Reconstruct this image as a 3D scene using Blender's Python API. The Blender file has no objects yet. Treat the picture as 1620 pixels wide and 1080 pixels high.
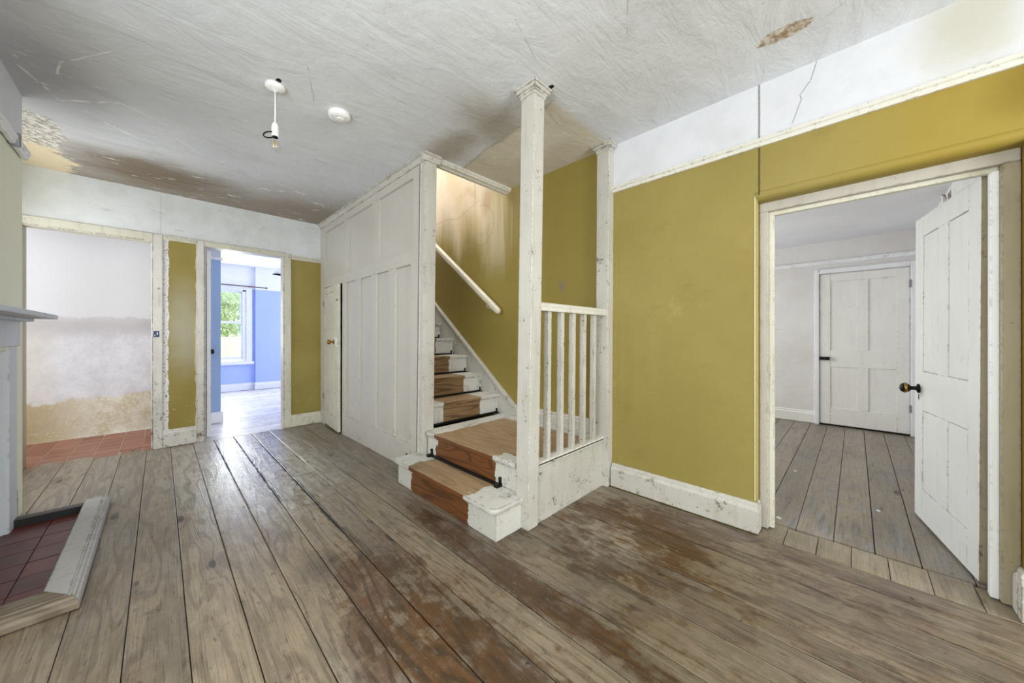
import bpy, bmesh, math, random
from mathutils import Vector, Matrix
random.seed(7)
SC = bpy.context.scene
COL = SC.collection

# ------------------------------------------------------------------ camera, world, light, exposure
cam = bpy.data.cameras.new('camera'); cam_o = bpy.data.objects.new('camera', cam); COL.objects.link(cam_o)
cam_o.location = (0, 0, 1.05); cam_o.rotation_euler = (math.pi/2, 0, 0.779)
cam.sensor_width = 36; cam.lens = 549.66/1620*36; cam.shift_y = -9.4/1620; cam.clip_start = .02
SC.camera = cam_o
SC.view_settings.view_transform = 'Standard'; SC.view_settings.look = 'None'
SC.view_settings.gamma = 1; SC.view_settings.use_curve_mapping = False
SC.view_settings.exposure = 0.38
SC.cycles.use_denoising = True
SC.cycles.max_bounces = 10; SC.cycles.diffuse_bounces = 6; SC.cycles.glossy_bounces = 4
SC.cycles.transparent_max_bounces = 12; SC.cycles.sample_clamp_indirect = 6
W = bpy.data.worlds.new('world'); SC.world = W; W.use_nodes = True
W.node_tree.nodes['Background'].inputs[0].default_value = (.86, .93, 1, 1)
W.node_tree.nodes['Background'].inputs[1].default_value = 2.2

def area(name, loc, direction, sx, sy, power, color=(1, 1, 1)):
    l = bpy.data.lights.new(name, 'AREA'); l.shape = 'RECTANGLE'; l.size = sx; l.size_y = sy
    l.energy = power; l.color = color
    o = bpy.data.objects.new(name, l); COL.objects.link(o); o.location = loc
    o.rotation_euler = Vector(direction).to_track_quat('-Z', 'Y').to_euler()
    return o
DAY = (.93, .965, 1)
area('fill_near_wall', (2.57, .75, 1.35), (-1, 0, 0), 1.7, 1.5, 74, DAY)  # assumed window behind the camera, unseen, placed to light the hall
area('fill_far_alcove', (-3.95, -.935, 1.35), (0, 1, 0), .8, 1.3, 9.5, DAY)  # added lamp, out of view, brightens the far end of the hall
area('fill_side_alcove', (-.55, -.93, 1.35), (0, 1, 0), 1.7, 1.5, 26, DAY)  # extra unseen lamp that evens out the hall light
area('daylight_side_room', (-2.33, 4.0, 1.2), (1, 0, 0), 1.6, 1.4, 27, (.93, .96, 1))
area('fill_blue_room', (-6.6, 3.33, 1.3), (0, -1, 0), 2.0, 1.7, 40, (.93, .96, 1))  # added lamp besides the sash window, brightens the blue room
area('daylight_blue_window', (-8.28, .72, 1.28), (1, 0, 0), .72, 1.2, 20, (.94, .97, 1))
area('fill_passage', (-5.2, -2.2, 1.4), (0, 1, 0), .8, 1.6, 9, (.97, .98, 1))  # added lamp at the hidden end, brightens the passage
area('daylight_landing', (-3.3, 1.86, 4.4), (0, 0, -1), 1.6, .6, 34, (.97, .98, 1))
sun = bpy.data.lights.new('sun', 'SUN'); sun.energy = 9; sun.angle = .02; sun_o = bpy.data.objects.new('sun', sun); COL.objects.link(sun_o)
sun_o.rotation_euler = Vector((.05, -.45, -.9)).to_track_quat('-Z', 'Y').to_euler()

# ------------------------------------------------------------------ shader helper
def lin(c):
    if isinstance(c, str): c = tuple(int(c[i:i+2], 16) for i in (0, 2, 4))
    r = []
    for v in c[:3]:
        v /= 255.
        r.append(v/12.92 if v <= .04045 else ((v+.055)/1.055)**2.4)
    return (*r, 1)
class G:
    def __init__(s, name):
        s.m = bpy.data.materials.new(name); s.m.use_nodes = True; s.t = s.m.node_tree
        s.b = s.t.nodes['Principled BSDF']; s._pos = None
    def put(s, sock, v):
        if isinstance(v, bpy.types.NodeSocket): s.t.links.new(v, sock)
        elif v is not None:
            if hasattr(sock.default_value, '__len__') and not hasattr(v, '__len__'): v = [v]*len(sock.default_value)
            sock.default_value = v
    def pos(s):
        if s._pos is None: s._pos = s.t.nodes.new('ShaderNodeNewGeometry').outputs['Position']
        return s._pos
    def xyz(s, v=None):
        n = s.t.nodes.new('ShaderNodeSeparateXYZ'); s.put(n.inputs[0], v or s.pos()); return n.outputs[:3]
    def vec(s, x, y, z=0.):
        n = s.t.nodes.new('ShaderNodeCombineXYZ')
        for i, v in enumerate((x, y, z)): s.put(n.inputs[i], v)
        return n.outputs[0]
    def M(s, op, a, b=None, c=None, clamp=False):
        n = s.t.nodes.new('ShaderNodeMath'); n.operation = op; n.use_clamp = clamp
        for i, v in enumerate((a, b, c)):
            if v is not None: s.put(n.inputs[i], v)
        return n.outputs[0]
    def add(s, *a):
        r = a[0]
        for v in a[1:]: r = s.M('ADD', r, v)
        return r
    def mul(s, *a):
        r = a[0]
        for v in a[1:]: r = s.M('MULTIPLY', r, v)
        return r
    def sub(s, a, b): return s.M('SUBTRACT', a, b)
    def mx(s, a, b): return s.M('MAXIMUM', a, b)
    def mn(s, a, b): return s.M('MINIMUM', a, b)
    def inv(s, a): return s.M('SUBTRACT', 1., a)
    def step(s, v, lo, hi):                                   # smooth 0 -> 1 between lo and hi (lo > hi falls)
        n = s.t.nodes.new('ShaderNodeMapRange'); n.interpolation_type = 'SMOOTHSTEP'
        f = lo > hi
        if f: lo, hi = hi, lo
        s.put(n.inputs[0], v); n.inputs[1].default_value = lo; n.inputs[2].default_value = hi
        n.inputs[3].default_value = 1. if f else 0.; n.inputs[4].default_value = 0. if f else 1.
        return n.outputs[0]
    def noise(s, v=None, scale=1., detail=4., rough=.55, dist=0., w=None):
        n = s.t.nodes.new('ShaderNodeTexNoise')
        s.put(n.inputs['Vector'], v or s.pos()); n.inputs['Scale'].default_value = scale
        n.inputs['Detail'].default_value = detail; n.inputs['Roughness'].default_value = rough
        n.inputs['Distortion'].default_value = dist
        return n.outputs[0]
    def voro(s, v, scale=1.):
        n = s.t.nodes.new('ShaderNodeTexVoronoi'); s.put(n.inputs['Vector'], v); n.inputs['Scale'].default_value = scale
        return n.outputs['Distance'], n.outputs['Color']
    def stretch(s, v, k, off=(0, 0, 0)):
        n = s.t.nodes.new('ShaderNodeMapping'); s.put(n.inputs['Vector'], v or s.pos())
        n.inputs['Scale'].default_value = k; n.inputs['Location'].default_value = off
        return n.outputs[0]
    def mix(s, f, a, b, mode='MIX'):
        n = s.t.nodes.new('ShaderNodeMix'); n.data_type = 'RGBA'; n.blend_type = mode; n.clamp_factor = True
        s.put(n.inputs[0], f)
        s.put(n.inputs[6], lin(a) if isinstance(a, (str, tuple)) else a)
        s.put(n.inputs[7], lin(b) if isinstance(b, (str, tuple)) else b)
        return n.outputs[2]
    def rand(s): return s.t.nodes.new('ShaderNodeObjectInfo').outputs['Random']
    def band(s, v, a, b, soft):                                # 1 inside a..b
        return s.mul(s.step(v, a-soft, a+soft), s.step(v, b+soft, b-soft))
    def blob(s, u, v, cu, cv, ru, rv, lo=1.15, hi=.6, warp=None):
        a = s.mul(s.sub(u, cu), 1/ru); b = s.mul(s.sub(v, cv), 1/rv)
        d = s.M('SQRT', s.add(s.mul(a, a), s.mul(b, b)))
        if warp is not None: d = s.add(d, warp)
        return s.step(d, lo, hi)
    def seg(s, u, v, a, b, w, warp=None):                      # thin line from a to b
        (ax, ay), (bx, by) = a, b; L = math.hypot(bx-ax, by-ay); tx, ty = (bx-ax)/L, (by-ay)/L
        du, dv = s.sub(u, ax), s.sub(v, ay)
        al = s.add(s.mul(du, tx), s.mul(dv, ty)); pe = s.add(s.mul(du, -ty), s.mul(dv, tx))
        if warp is not None: pe = s.add(pe, warp)
        return s.mul(s.step(s.M('ABSOLUTE', pe), w, w*.35), s.band(al, 0, L, .01))
    def bevel_edge(s, r=.006):
        n = s.t.nodes.new('ShaderNodeBevel'); n.samples = 4; n.inputs[0].default_value = r
        g = s.t.nodes.new('ShaderNodeNewGeometry')
        d = s.t.nodes.new('ShaderNodeVectorMath'); d.operation = 'DOT_PRODUCT'
        s.t.links.new(n.outputs[0], d.inputs[0]); s.t.links.new(g.outputs['Normal'], d.inputs[1])
        return s.step(d.outputs['Value'], .985, .80)
    def bump(s, h, strength=.3, dist=.01):
        n = s.t.nodes.new('ShaderNodeBump'); n.inputs['Strength'].default_value = strength
        n.inputs['Distance'].default_value = dist; s.put(n.inputs['Height'], h)
        s.t.links.new(n.outputs[0], s.b.inputs['Normal'])
    def out(s, color, rough=.5, metal=0., spec=.5, coat=0.):
        s.put(s.b.inputs['Base Color'], lin(color) if isinstance(color, (str, tuple)) else color)
        s.put(s.b.inputs['Roughness'], rough); s.b.inputs['Metallic'].default_value = metal
        s.b.inputs['Specular IOR Level'].default_value = spec; s.b.inputs['Coat Weight'].default_value = coat
        return s.m

# ------------------------------------------------------------------ materials
def wood_figure(g, al, ac, r, dens=9., fine=1.):
    """lines of growth rings, fine fibres and knots in plank coordinates"""
    kd, kc = g.voro(g.vec(g.mul(al, 2.0), g.mul(ac, 6.2), r), 1.)
    kr = g.xyz(kc)[0]; big = g.step(kr, .42, .45)
    k2, kc2 = g.voro(g.vec(g.mul(al, 4.2), g.mul(ac, 12.), r), 1.)
    knot = g.mx(g.mul(g.step(kd, .115, .08), big), g.mul(g.step(k2, .12, .07), g.step(g.xyz(kc2)[0], .66, .68), .8))
    halo = g.mul(g.step(kd, .45, .08), big)
    h = g.add(g.noise(g.vec(g.mul(al, .7), g.mul(ac, 6.5), r), 1., 2., .5), g.mul(halo, .12))
    rings = g.M('SINE', g.mul(h, 6.283*dens))
    rings = g.step(rings, .1, .95)
    fib = g.noise(g.vec(g.mul(al, 5.), g.mul(ac, 210.), r), 1., 3., .6)
    return rings, fib, knot, halo

def mat_floor(name, axis, tan, brown, grey, dark, region):
    g = G(name); x, y, z = g.xyz()
    al, ac = (x, y) if axis == 'X' else (y, x)
    r = g.mul(g.rand(), 40.)
    rings, fib, knot, halo = wood_figure(g, al, ac, r)
    p = g.vec(x, y, g.mul(r, .03))
    n1 = g.noise(p, 1.7, 6., .62); n2 = g.noise(p, 9., 8., .72)
    n3 = g.noise(g.vec(g.mul(al, 4.), g.mul(ac, 22.), r), 1., 7., .68)
    n4 = g.noise(g.vec(g.mul(al, 16.), g.mul(ac, 55.), r), 1., 6., .72)
    if region == 'main':
        # varnish survives towards the stairs and on the near boards; far end worn grey, with doorway glare painted in
        reg = g.mul(g.step(g.add(y, g.mul(g.sub(n2, .5), .5)), .25, .7), g.step(x, -2.6, -1.2))
        far = g.step(x, -1.5, -3.4)
        path_glare = g.blob(x, y, -3.5, .55, 1.5, .55, 1.2, .3)
        vr = g.add(g.mul(reg, .30), g.mul(g.sub(n1, .5), 1.9), g.mul(g.sub(n3, .5), 1.5), g.mul(g.sub(n2, .5), 2.3), g.mul(g.blob(x, y, -1.05, .66, .8, .22), .5),
                   g.mul(g.blob(x, y, -.85, 1.75, .45, .42), .5), g.mul(g.blob(x, y, -1.25, 1.08, 1.1, .075), .5), -.06)
        vf = g.step(vr, .12, .62)
        gf = g.add(g.mul(far, .42), g.mul(path_glare, .5), g.mul(g.step(n2, .45, .65), .35), g.mul(g.step(n1, .45, .62), .35))
        gr = g.step(gf, .1, 1.)
        br = g.add(g.mul(g.step(y, .35, 1.), -.12), g.mul(g.step(x, -2.2, -3.6), .06))
    else:
        vf = g.mul(g.step(g.add(n1, g.mul(g.sub(n3, .5), .9)), .48, .66), .65)
        gr = g.step(g.add(n2, g.mul(g.sub(n3, .5), .8)), .42, .66); br = 0.
    c = g.mix(vf, tan, brown)
    c = g.mix(g.mul(gr, .75), c, g.mix(path_glare, grey, (204, 201, 197)) if region == 'main' else grey)  # glare from the blue doorway painted pale over the worn grey
    tone = g.add(g.mul(g.rand(), .22), g.mul(g.sub(n2, .5), 1.0), g.mul(g.sub(n3, .5), 1.1), .83, br)
    c = g.mix(1., c, g.vec(tone, tone, tone), 'MULTIPLY')
    c = g.mix(g.mul(rings, g.step(n3, .25, .6), g.add(.36 if region == 'main' else .16, g.mul(vf, .25))), c, dark)
    c = g.mix(g.mul(g.step(fib, .48, .68), .42), c, dark)
    c = g.mix(g.mul(g.step(n4, .56, .70), .6), c, dark)
    c = g.mix(g.mul(g.step(n2, .58, .70), .3), c, dark)
    c = g.mix(g.mul(halo, .3), c, brown)
    c = g.mix(g.mul(knot, .85), c, '24180f')
    dd, dc_ = g.voro(g.vec(g.mul(x, 7.), g.mul(y, 7.), 2.), 1.)
    ding = g.mul(g.step(dd, .06, .03), g.step(g.xyz(dc_)[1], .35, .37)); c = g.mix(g.mul(ding, .85), c, '221812')
    # old paint and scuffs rubbed into the grain
    sn = g.noise(g.vec(g.mul(x, 13.), g.mul(y, 26.), 3.), 1., 8., .75)
    scuff = g.step(sn, .60, .69)
    c = g.mix(g.mul(scuff, .32), c, 'beb4a6')
    rough = g.add(.20, g.mul(n2, .34), g.mul(scuff, .15))
    if region == 'main':
        w = g.mul(g.sub(g.noise(g.vec(g.mul(x, 14.), g.mul(y, 14.), 1.), 1., 5., .7), .5), .055)
        tar = None
        for yy, xa, xb, wd in ((.379, -4.35, -3.2, .012), (.535, -4.5, -2.6, .014), (.69, -4.1, -1.9, .015), (.43, -4.2, -3.0, .003)):
            t = g.mul(g.step(g.M('ABSOLUTE', g.add(g.sub(y, yy), g.mul(w, .8))), wd, wd*.5), g.band(x, xa, xb, .12))
            tar = t if tar is None else g.mx(tar, t)
        tar = g.mul(tar, g.step(g.noise(g.vec(g.mul(x, 7.), g.mul(y, 20.), 5.), 1., 4., .6), .38, .46))
        c = g.mix(g.mul(tar, .9), c, '2c2824')
        spill = g.mul(g.blob(x, y, -3.3, .5, 1.1, .38), g.step(g.noise(g.vec(g.mul(x, 6.), g.mul(y, 22.), 9.), 1., 8., .7), .575, .63))
        c = g.mix(g.mul(spill, .7), c, 'd4d4d2')
        soot = g.blob(x, y, -1.72, .52, .16, .10, 1.3, .2, g.mul(g.sub(n2, .5), 2.))
        c = g.mix(g.mul(soot, .5), c, '3c3434')
        dust = g.mul(g.blob(x, y, -.95, 1.62, .35, .22, 1.2, .3, g.mul(g.sub(n2, .5), 2.4)), g.step(sn, .4, .6), .45)
        c = g.mix(dust, c, 'b0a698')
        rough = g.sub(rough, g.mul(path_glare, .10))
    g.bump(g.add(g.mul(rings, .3), g.mul(fib, .5), g.mul(n3, .8), g.mul(n4, .5)), .30, .005)
    return g.out(c, rough, spec=.5)
M_FLOOR = mat_floor('floorboard_main', 'X', (146, 131, 110), (92, 64, 37), (147, 141, 132), (48, 39, 30), 'main')
M_FLOOR_SIDE = mat_floor('floorboard_side_room', 'Y', (148, 134, 114), (112, 100, 86), (126, 124, 124), (56, 50, 46), 'side')
M_FLOOR_BLUE = mat_floor('floorboard_blue_room', 'Y', (234, 230, 228), (212, 206, 200), (238, 236, 236), (120, 110, 104), 'blue')
M_THRESH = mat_floor('floorboard_threshold', 'Y', (150, 136, 112), (122, 106, 84), (136, 128, 116), (66, 52, 38), 'side')

def mat_plain(name, c, rough=.5, metal=0., spec=.5, var=.12, scale=30.):
    g = G(name); n = g.noise(None, scale, 5.)
    d = tuple(int(v*(1-var)) for v in (lin and tuple(int(c[i:i+2], 16) for i in (0, 2, 4)) if isinstance(c, str) else c))
    return g.out(g.mix(n, d, c), g.add(rough-.06, g.mul(n, .12)), metal, spec)

def mat_paint(name, base, dirt='8f8672', under='5a4a3a', chips=.3, grime=.4, gloss=.42, edge=True, low=False, relief=.22):
    """old oil paint on joinery: brush streaks, grime, chips that wear along the arrises"""
    g = G(name); x, y, z = g.xyz()
    n1 = g.noise(None, 2.3, 5., .6); n2 = g.noise(g.stretch(None, (22, 22, 3.2)), 1., 5., .65); n3 = g.noise(None, 60., 5., .7)
    n4 = g.noise(None, 13., 6., .7)
    c = g.mix(g.mul(g.step(n1, .35, .7), grime*.5), base, dirt)
    c = g.mix(g.mul(g.step(n2, .5, .75), grime*.7), c, dirt)
    c = g.mix(g.mul(g.step(n4, .6, .72), grime*.8), c, dirt)
    if low:
        c = g.mix(g.mul(g.step(z, .45, .0), g.step(g.add(n4, g.mul(g.sub(n3, .5), .5)), .50, .72), .38), c, dirt)
    nv = g.add(n3, g.mul(g.sub(n4, .5), .9))
    if chips > 1: nv = g.add(nv, g.mul(g.step(z, 1.0, .1), .14), -.10)
    ch = g.step(nv, .80-.16*chips, .84-.16*chips)
    if edge:
        e = g.mul(g.bevel_edge(.013), g.step(g.add(n4, g.mul(g.sub(n3, .5), .8)), .56-.13*chips, .62-.13*chips))
        ch = g.mx(ch, e)
    c = g.mix(g.mul(ch, .85), c, under)
    g.bump(g.add(g.mul(n2, .6), g.mul(n3, .25), g.mul(ch, -.8)), relief, .004)
    return g.out(c, g.add(gloss-.08, g.mul(n4, .18), g.mul(ch, .2)), spec=.45)
M_WHITE = mat_paint('paint_white_worn', (194, 191, 183), chips=.85, grime=.42, low=True)
M_PANEL = mat_paint('paint_panelling', (194, 190, 182), chips=.10, grime=.14, gloss=.33, low=True, relief=.07)
M_CREAM = mat_paint('paint_cream_frame', (208, 204, 188), chips=.45, grime=.45, low=True)
M_PEEL = mat_paint('paint_flaking', (208, 204, 198), dirt='8c8478', under='6a5a50', chips=1.15, grime=.6, low=True)
M_JAMB = mat_paint('paint_grey_jamb', (180, 173, 163), dirt='8a8274', under='4a3a2a', chips=.35, grime=.4)
M_BEIGE = mat_paint('paint_beige_frame', (160, 150, 126), dirt='8a7d62', under='4a3a2a', chips=.5, grime=.75)
M_DOORW = mat_paint('paint_door_white', (224, 224, 222), dirt='a8a6a0', chips=.12, grime=.22, gloss=.4)
M_DOORC = mat_paint('paint_door_cream', (232, 231, 226), dirt='b0a898', chips=.2, grime=.2, gloss=.4, low=False)
M_BRIGHT = mat_paint('paint_white_clean', (236, 237, 240), dirt='bcb8b0', chips=.12, grime=.2)
M_FIRE = mat_paint('paint_mantel', (206, 212, 220), dirt='9aa2aa', chips=.1, grime=.3, gloss=.5)
M_RAIL = mat_paint('paint_rail_cream', (216, 213, 204), dirt='a89c7c', under='4a3a2a', chips=.12, grime=.25)
M_HAND = mat_paint('paint_handrail_chipped', (222, 214, 194), dirt='9a8a62', under='3a2a1a', chips=.55, grime=.4)
M_FENDER = mat_paint('paint_fender_grey', (186, 184, 182), dirt='8c8a88', under='6a5c4c', chips=.35, grime=.7)
M_BLACK = mat_plain('black_metal', '1a1918', .45, .6)
M_BRASS = mat_plain('brass', (168, 128, 62), .28, 1.)
M_PLASTIC = mat_plain('white_plastic', (240, 240, 238), .35, 0, .5, .02)
M_DARK = mat_plain('dark_void', '1c1712', .9)
M_SUB = mat_plain('subfloor_dark', '17120e', .9)
M_BLACKW = mat_plain('black_painted_wood', '1d1d1f', .4)
M_BROWNW = mat_plain('bare_brown_wood', (92, 60, 38), .7, 0, .4, .4)
M_STEEL = mat_plain('grey_steel', (150, 152, 158), .35, .9)
M_BLUEPL = mat_plain('strike_plate_dark', (34, 40, 74), .35, .5)
M_IRON = mat_plain('iron_grate', '15120f', .7, .3)

def mat_fender_near():
    g = G('fender_bare_pine'); x, y, z = g.xyz()
    rings, fib, knot, halo = wood_figure(g, y, x, 3., 12.)
    n = g.noise(None, 9., 5.)
    c = g.mix(n, (104, 88, 70), (148, 136, 118)); c = g.mix(g.mul(rings, .45), c, (74, 56, 40))
    c = g.mix(g.mul(g.step(fib, .5, .7), .5), c, (86, 68, 52))
    g.bump(g.add(rings, fib), .3, .004)
    return g.out(c, .5)
M_FENDER_W = mat_fender_near()

def mat_step(name, kind):
    """stair timber: painted white outside the strip a runner once covered"""
    g = G(name); x, y, z = g.xyz(); nrm = g.t.nodes.new('ShaderNodeNewGeometry').outputs['Normal']
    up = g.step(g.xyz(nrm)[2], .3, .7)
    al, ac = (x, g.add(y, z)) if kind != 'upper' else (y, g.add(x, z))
    r = g.mul(g.rand(), 30.)
    rings, fib, knot, halo = wood_figure(g, al, ac, r, 11.)
    w = g.noise(None, 17., 5., .62); w2 = g.noise(None, 60., 4., .7)
    wob = g.add(g.mul(g.sub(w, .5), .13), g.mul(g.sub(w2, .5), .03))
    if kind == 'lower':
        bare = g.mul(g.step(g.add(x, wob), -2.15, -2.143), g.step(g.add(x, wob), -1.518, -1.525))
    elif kind == 'landing':
        a = g.step(g.add(x, wob), -2.15, -2.143)
        front = g.mx(g.step(g.add(x, wob), -1.505, -1.515), g.step(g.add(y, g.mul(wob, .6)), 1.468, 1.475))
        back = g.step(g.add(y, g.mul(wob, .4)), 2.10, 2.06)
        side = g.step(g.add(x, wob), -1.30, -1.33)
        bare = g.mul(a, front, back, side)
    else:
        q = g.add(y, g.mul(wob, .25))
        bare = g.mul(g.step(q, 1.60, 1.606), g.step(q, 1.995, 1.988))
    n = g.noise(None, 5., 5.); n2 = g.noise(g.vec(g.mul(al, 5.), g.mul(ac, 40.), r), 1., 5., .65)
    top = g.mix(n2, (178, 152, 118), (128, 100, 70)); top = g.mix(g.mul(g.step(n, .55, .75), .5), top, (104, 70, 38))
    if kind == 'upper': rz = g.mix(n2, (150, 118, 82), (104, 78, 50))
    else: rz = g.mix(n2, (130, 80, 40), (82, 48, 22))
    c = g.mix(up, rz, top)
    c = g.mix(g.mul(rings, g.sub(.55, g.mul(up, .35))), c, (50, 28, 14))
    c = g.mix(g.mul(g.step(fib, .5, .72), .4), c, (60, 38, 20))
    c = g.mix(g.mul(knot, .7), c, (32, 18, 10))
    pn = g.noise(None, 8., 6., .7)
    paint = g.mix(g.mul(g.step(pn, .5, .72), .5), (198, 196, 189), (140, 132, 118))
    e = g.mul(g.bevel_edge(.014), g.step(g.add(w, g.mul(g.sub(w2, .5), .5)), .44, .54)); paint = g.mix(g.mul(e, .85), paint, (92, 74, 56))
    cp = g.step(g.add(w2, g.mul(g.sub(pn, .5), .8)), .64, .68); paint = g.mix(g.mul(cp, .7), paint, (112, 94, 72))
    c = g.mix(bare, paint, c)
    g.bump(g.add(g.mul(bare, -.6), g.mul(fib, .3), g.mul(rings, .2)), .3, .004)
    return g.out(c, g.add(.42, g.mul(pn, .15)), spec=.45)
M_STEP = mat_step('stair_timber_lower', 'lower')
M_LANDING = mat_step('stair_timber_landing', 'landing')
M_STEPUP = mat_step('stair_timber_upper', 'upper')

def mat_ceiling():
    g = G('ceiling_plaster'); x, y, z = g.xyz()
    n1 = g.noise(None, 1.1, 5., .6); n2 = g.noise(g.stretch(None, (7, 2.6, 1)), 1., 7., .64, .6); n3 = g.noise(None, 26., 6., .7)
    w = g.mul(g.sub(g.noise(None, 5., 4., .6), .5), .12); wf = g.mul(g.sub(n3, .5), .02)
    c = g.mix(g.step(n1, .3, .7), (221, 223, 226), (208, 210, 214))
    c = g.mix(g.mul(g.step(n2, .5, .75), .28), c, (178, 174, 170))
    c = g.mix(g.mul(g.step(n2, .46, .3), .25), c, (226, 226, 225))
    # smoke and damp along the far wall
    d = g.add(x, g.mul(g.sub(n1, .5), .9), g.mul(y, -.28))
    dark = g.step(d, -3.35, -4.55)
    c = g.mix(g.mul(dark, .9), c, (140, 127, 112))
    d2 = g.blob(x, y, -4.1, -.05, .34, .55, 1.4, .2, g.mul(g.sub(n2, .5), 1.6))
    c = g.mix(g.mul(d2, .8), c, (108, 90, 64))
    gl = g.blob(x, y, -3.1, -.45, .7, .30, 1.3, .3, g.mul(g.sub(n2, .5), 1.4))
    c = g.mix(g.mul(gl, .45), c, (142, 139, 138))
    # bare plaster in the far corner
    yw = g.mul(g.sub(g.noise(g.stretch(None, (9, 4, 1)), 1., 6., .75), .5), 1.3)
    yel = g.blob(x, y, -4.35, -.80, .60, .32, 1.0, .93, yw)
    c = g.mix(yel, c, g.mix(n3, (228, 214, 184), (214, 196, 162)))
    yl2 = g.blob(x, y, -3.78, -.62, .34, .18, 1.0, .9, g.mul(yw, 1.1))
    c = g.mix(g.mul(yl2, .85), c, g.mix(g.step(n3, .42, .58), (226, 222, 212), (150, 142, 124)))
    # flakes where the skim has lost its grip
    fl = g.step(g.noise(g.stretch(None, (17, 5, 1)), 1., 7., .72), .61, .66)
    fl = g.mul(fl, g.mx(g.step(x, -2.2, -3.2), .3))
    c = g.mix(g.mul(fl, .8), c, (236, 236, 234))
    # hairline cracks
    ck = None
    for a, b, ww in (((-2.489, -.154), (-2.768, -.35), .007), ((-2.768, -.35), (-2.903, -.367), .007), ((-2.94, -.5), (-3.22, -.40), .009),
                     ((-3.22, -.40), (-3.0, -.16), .008), ((-3.0, -.16), (-3.15, .1), .007), ((-3.35, -.25), (-3.55, .05), .008), ((-3.2, .0), (-3.45, .25), .007)):
        t = g.seg(x, y, a, b, ww, g.mul(g.add(w, wf), .6) if ww > .0075 else g.mul(w, .3)); ck = t if ck is None else g.mx(ck, t)
    ck = g.mul(ck, g.step(g.noise(None, 12., 4., .7), .36, .55)); c = g.mix(g.mul(ck, .85), c, (236, 236, 234))
    dk = None
    for a, b in (((-.62, 1.25), (-.72, 1.45)), ((-.10, 1.97), (.02, 1.9)), ((-1.9, .5), (-2.2, .62)), ((-1.02, 1.05), (-1.1, 1.28))):
        t = g.seg(x, y, a, b, .004, g.mul(w, .25)); dk = t if dk is None else g.mx(dk, t)
    dk = g.mul(dk, g.step(g.noise(None, 14., 4., .7), .4, .55)); c = g.mix(g.mul(dk, .35), c, (110, 106, 102))
    # stair end: browner patches and the paler, freshly skimmed strip over the stairs
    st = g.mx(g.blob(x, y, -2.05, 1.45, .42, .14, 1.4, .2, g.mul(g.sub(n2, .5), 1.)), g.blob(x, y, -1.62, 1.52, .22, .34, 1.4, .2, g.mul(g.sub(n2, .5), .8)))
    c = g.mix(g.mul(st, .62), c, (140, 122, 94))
    nw = g.mul(g.mul(g.step(g.add(y, w, g.mul(x, .12)), 1.42, 1.45), g.step(x, -1.20, -1.26)), .85)
    edge = g.mul(g.band(g.add(y, w, g.mul(x, .12)), 1.425, 1.445, .012), g.step(x, -1.2, -1.26))
    c = g.mix(nw, c, g.mix(g.step(n1, .35, .65), (222, 216, 204), (208, 198, 178)))
    c = g.mix(g.mul(edge, .35), c, (120, 110, 98))
    # lost patch of plaster by the right wall
    pw = g.mul(g.sub(g.noise(g.stretch(None, (14, 26, 1)), 1., 6., .7), .5), .9)
    pt = g.blob(x, y, -.225, 1.935, .10, .045, 1.02, .96, pw)
    c = g.mix(pt, c, g.mix(g.step(n3, .4, .6), (206, 198, 188), (152, 128, 100)))
    ho = g.mx(g.blob(x, y, -1.165, 1.475, .022, .014, 1.1, .9, pw), g.blob(x, y, -2.150, .436, .020, .012, 1.1, .9, pw))
    c = g.mix(ho, c, (26, 22, 18))
    g.bump(g.add(g.mul(n2, 1.8), g.mul(n3, .35), g.mul(fl, .6), g.mul(yel, -1.), g.mul(pt, -1.2), g.mul(ck, .5), g.mul(g.noise(None, 9., 5., .6), .8)), .32, .02)
    return g.out(c, .8, spec=.25)
M_CEIL = mat_ceiling()

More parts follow.
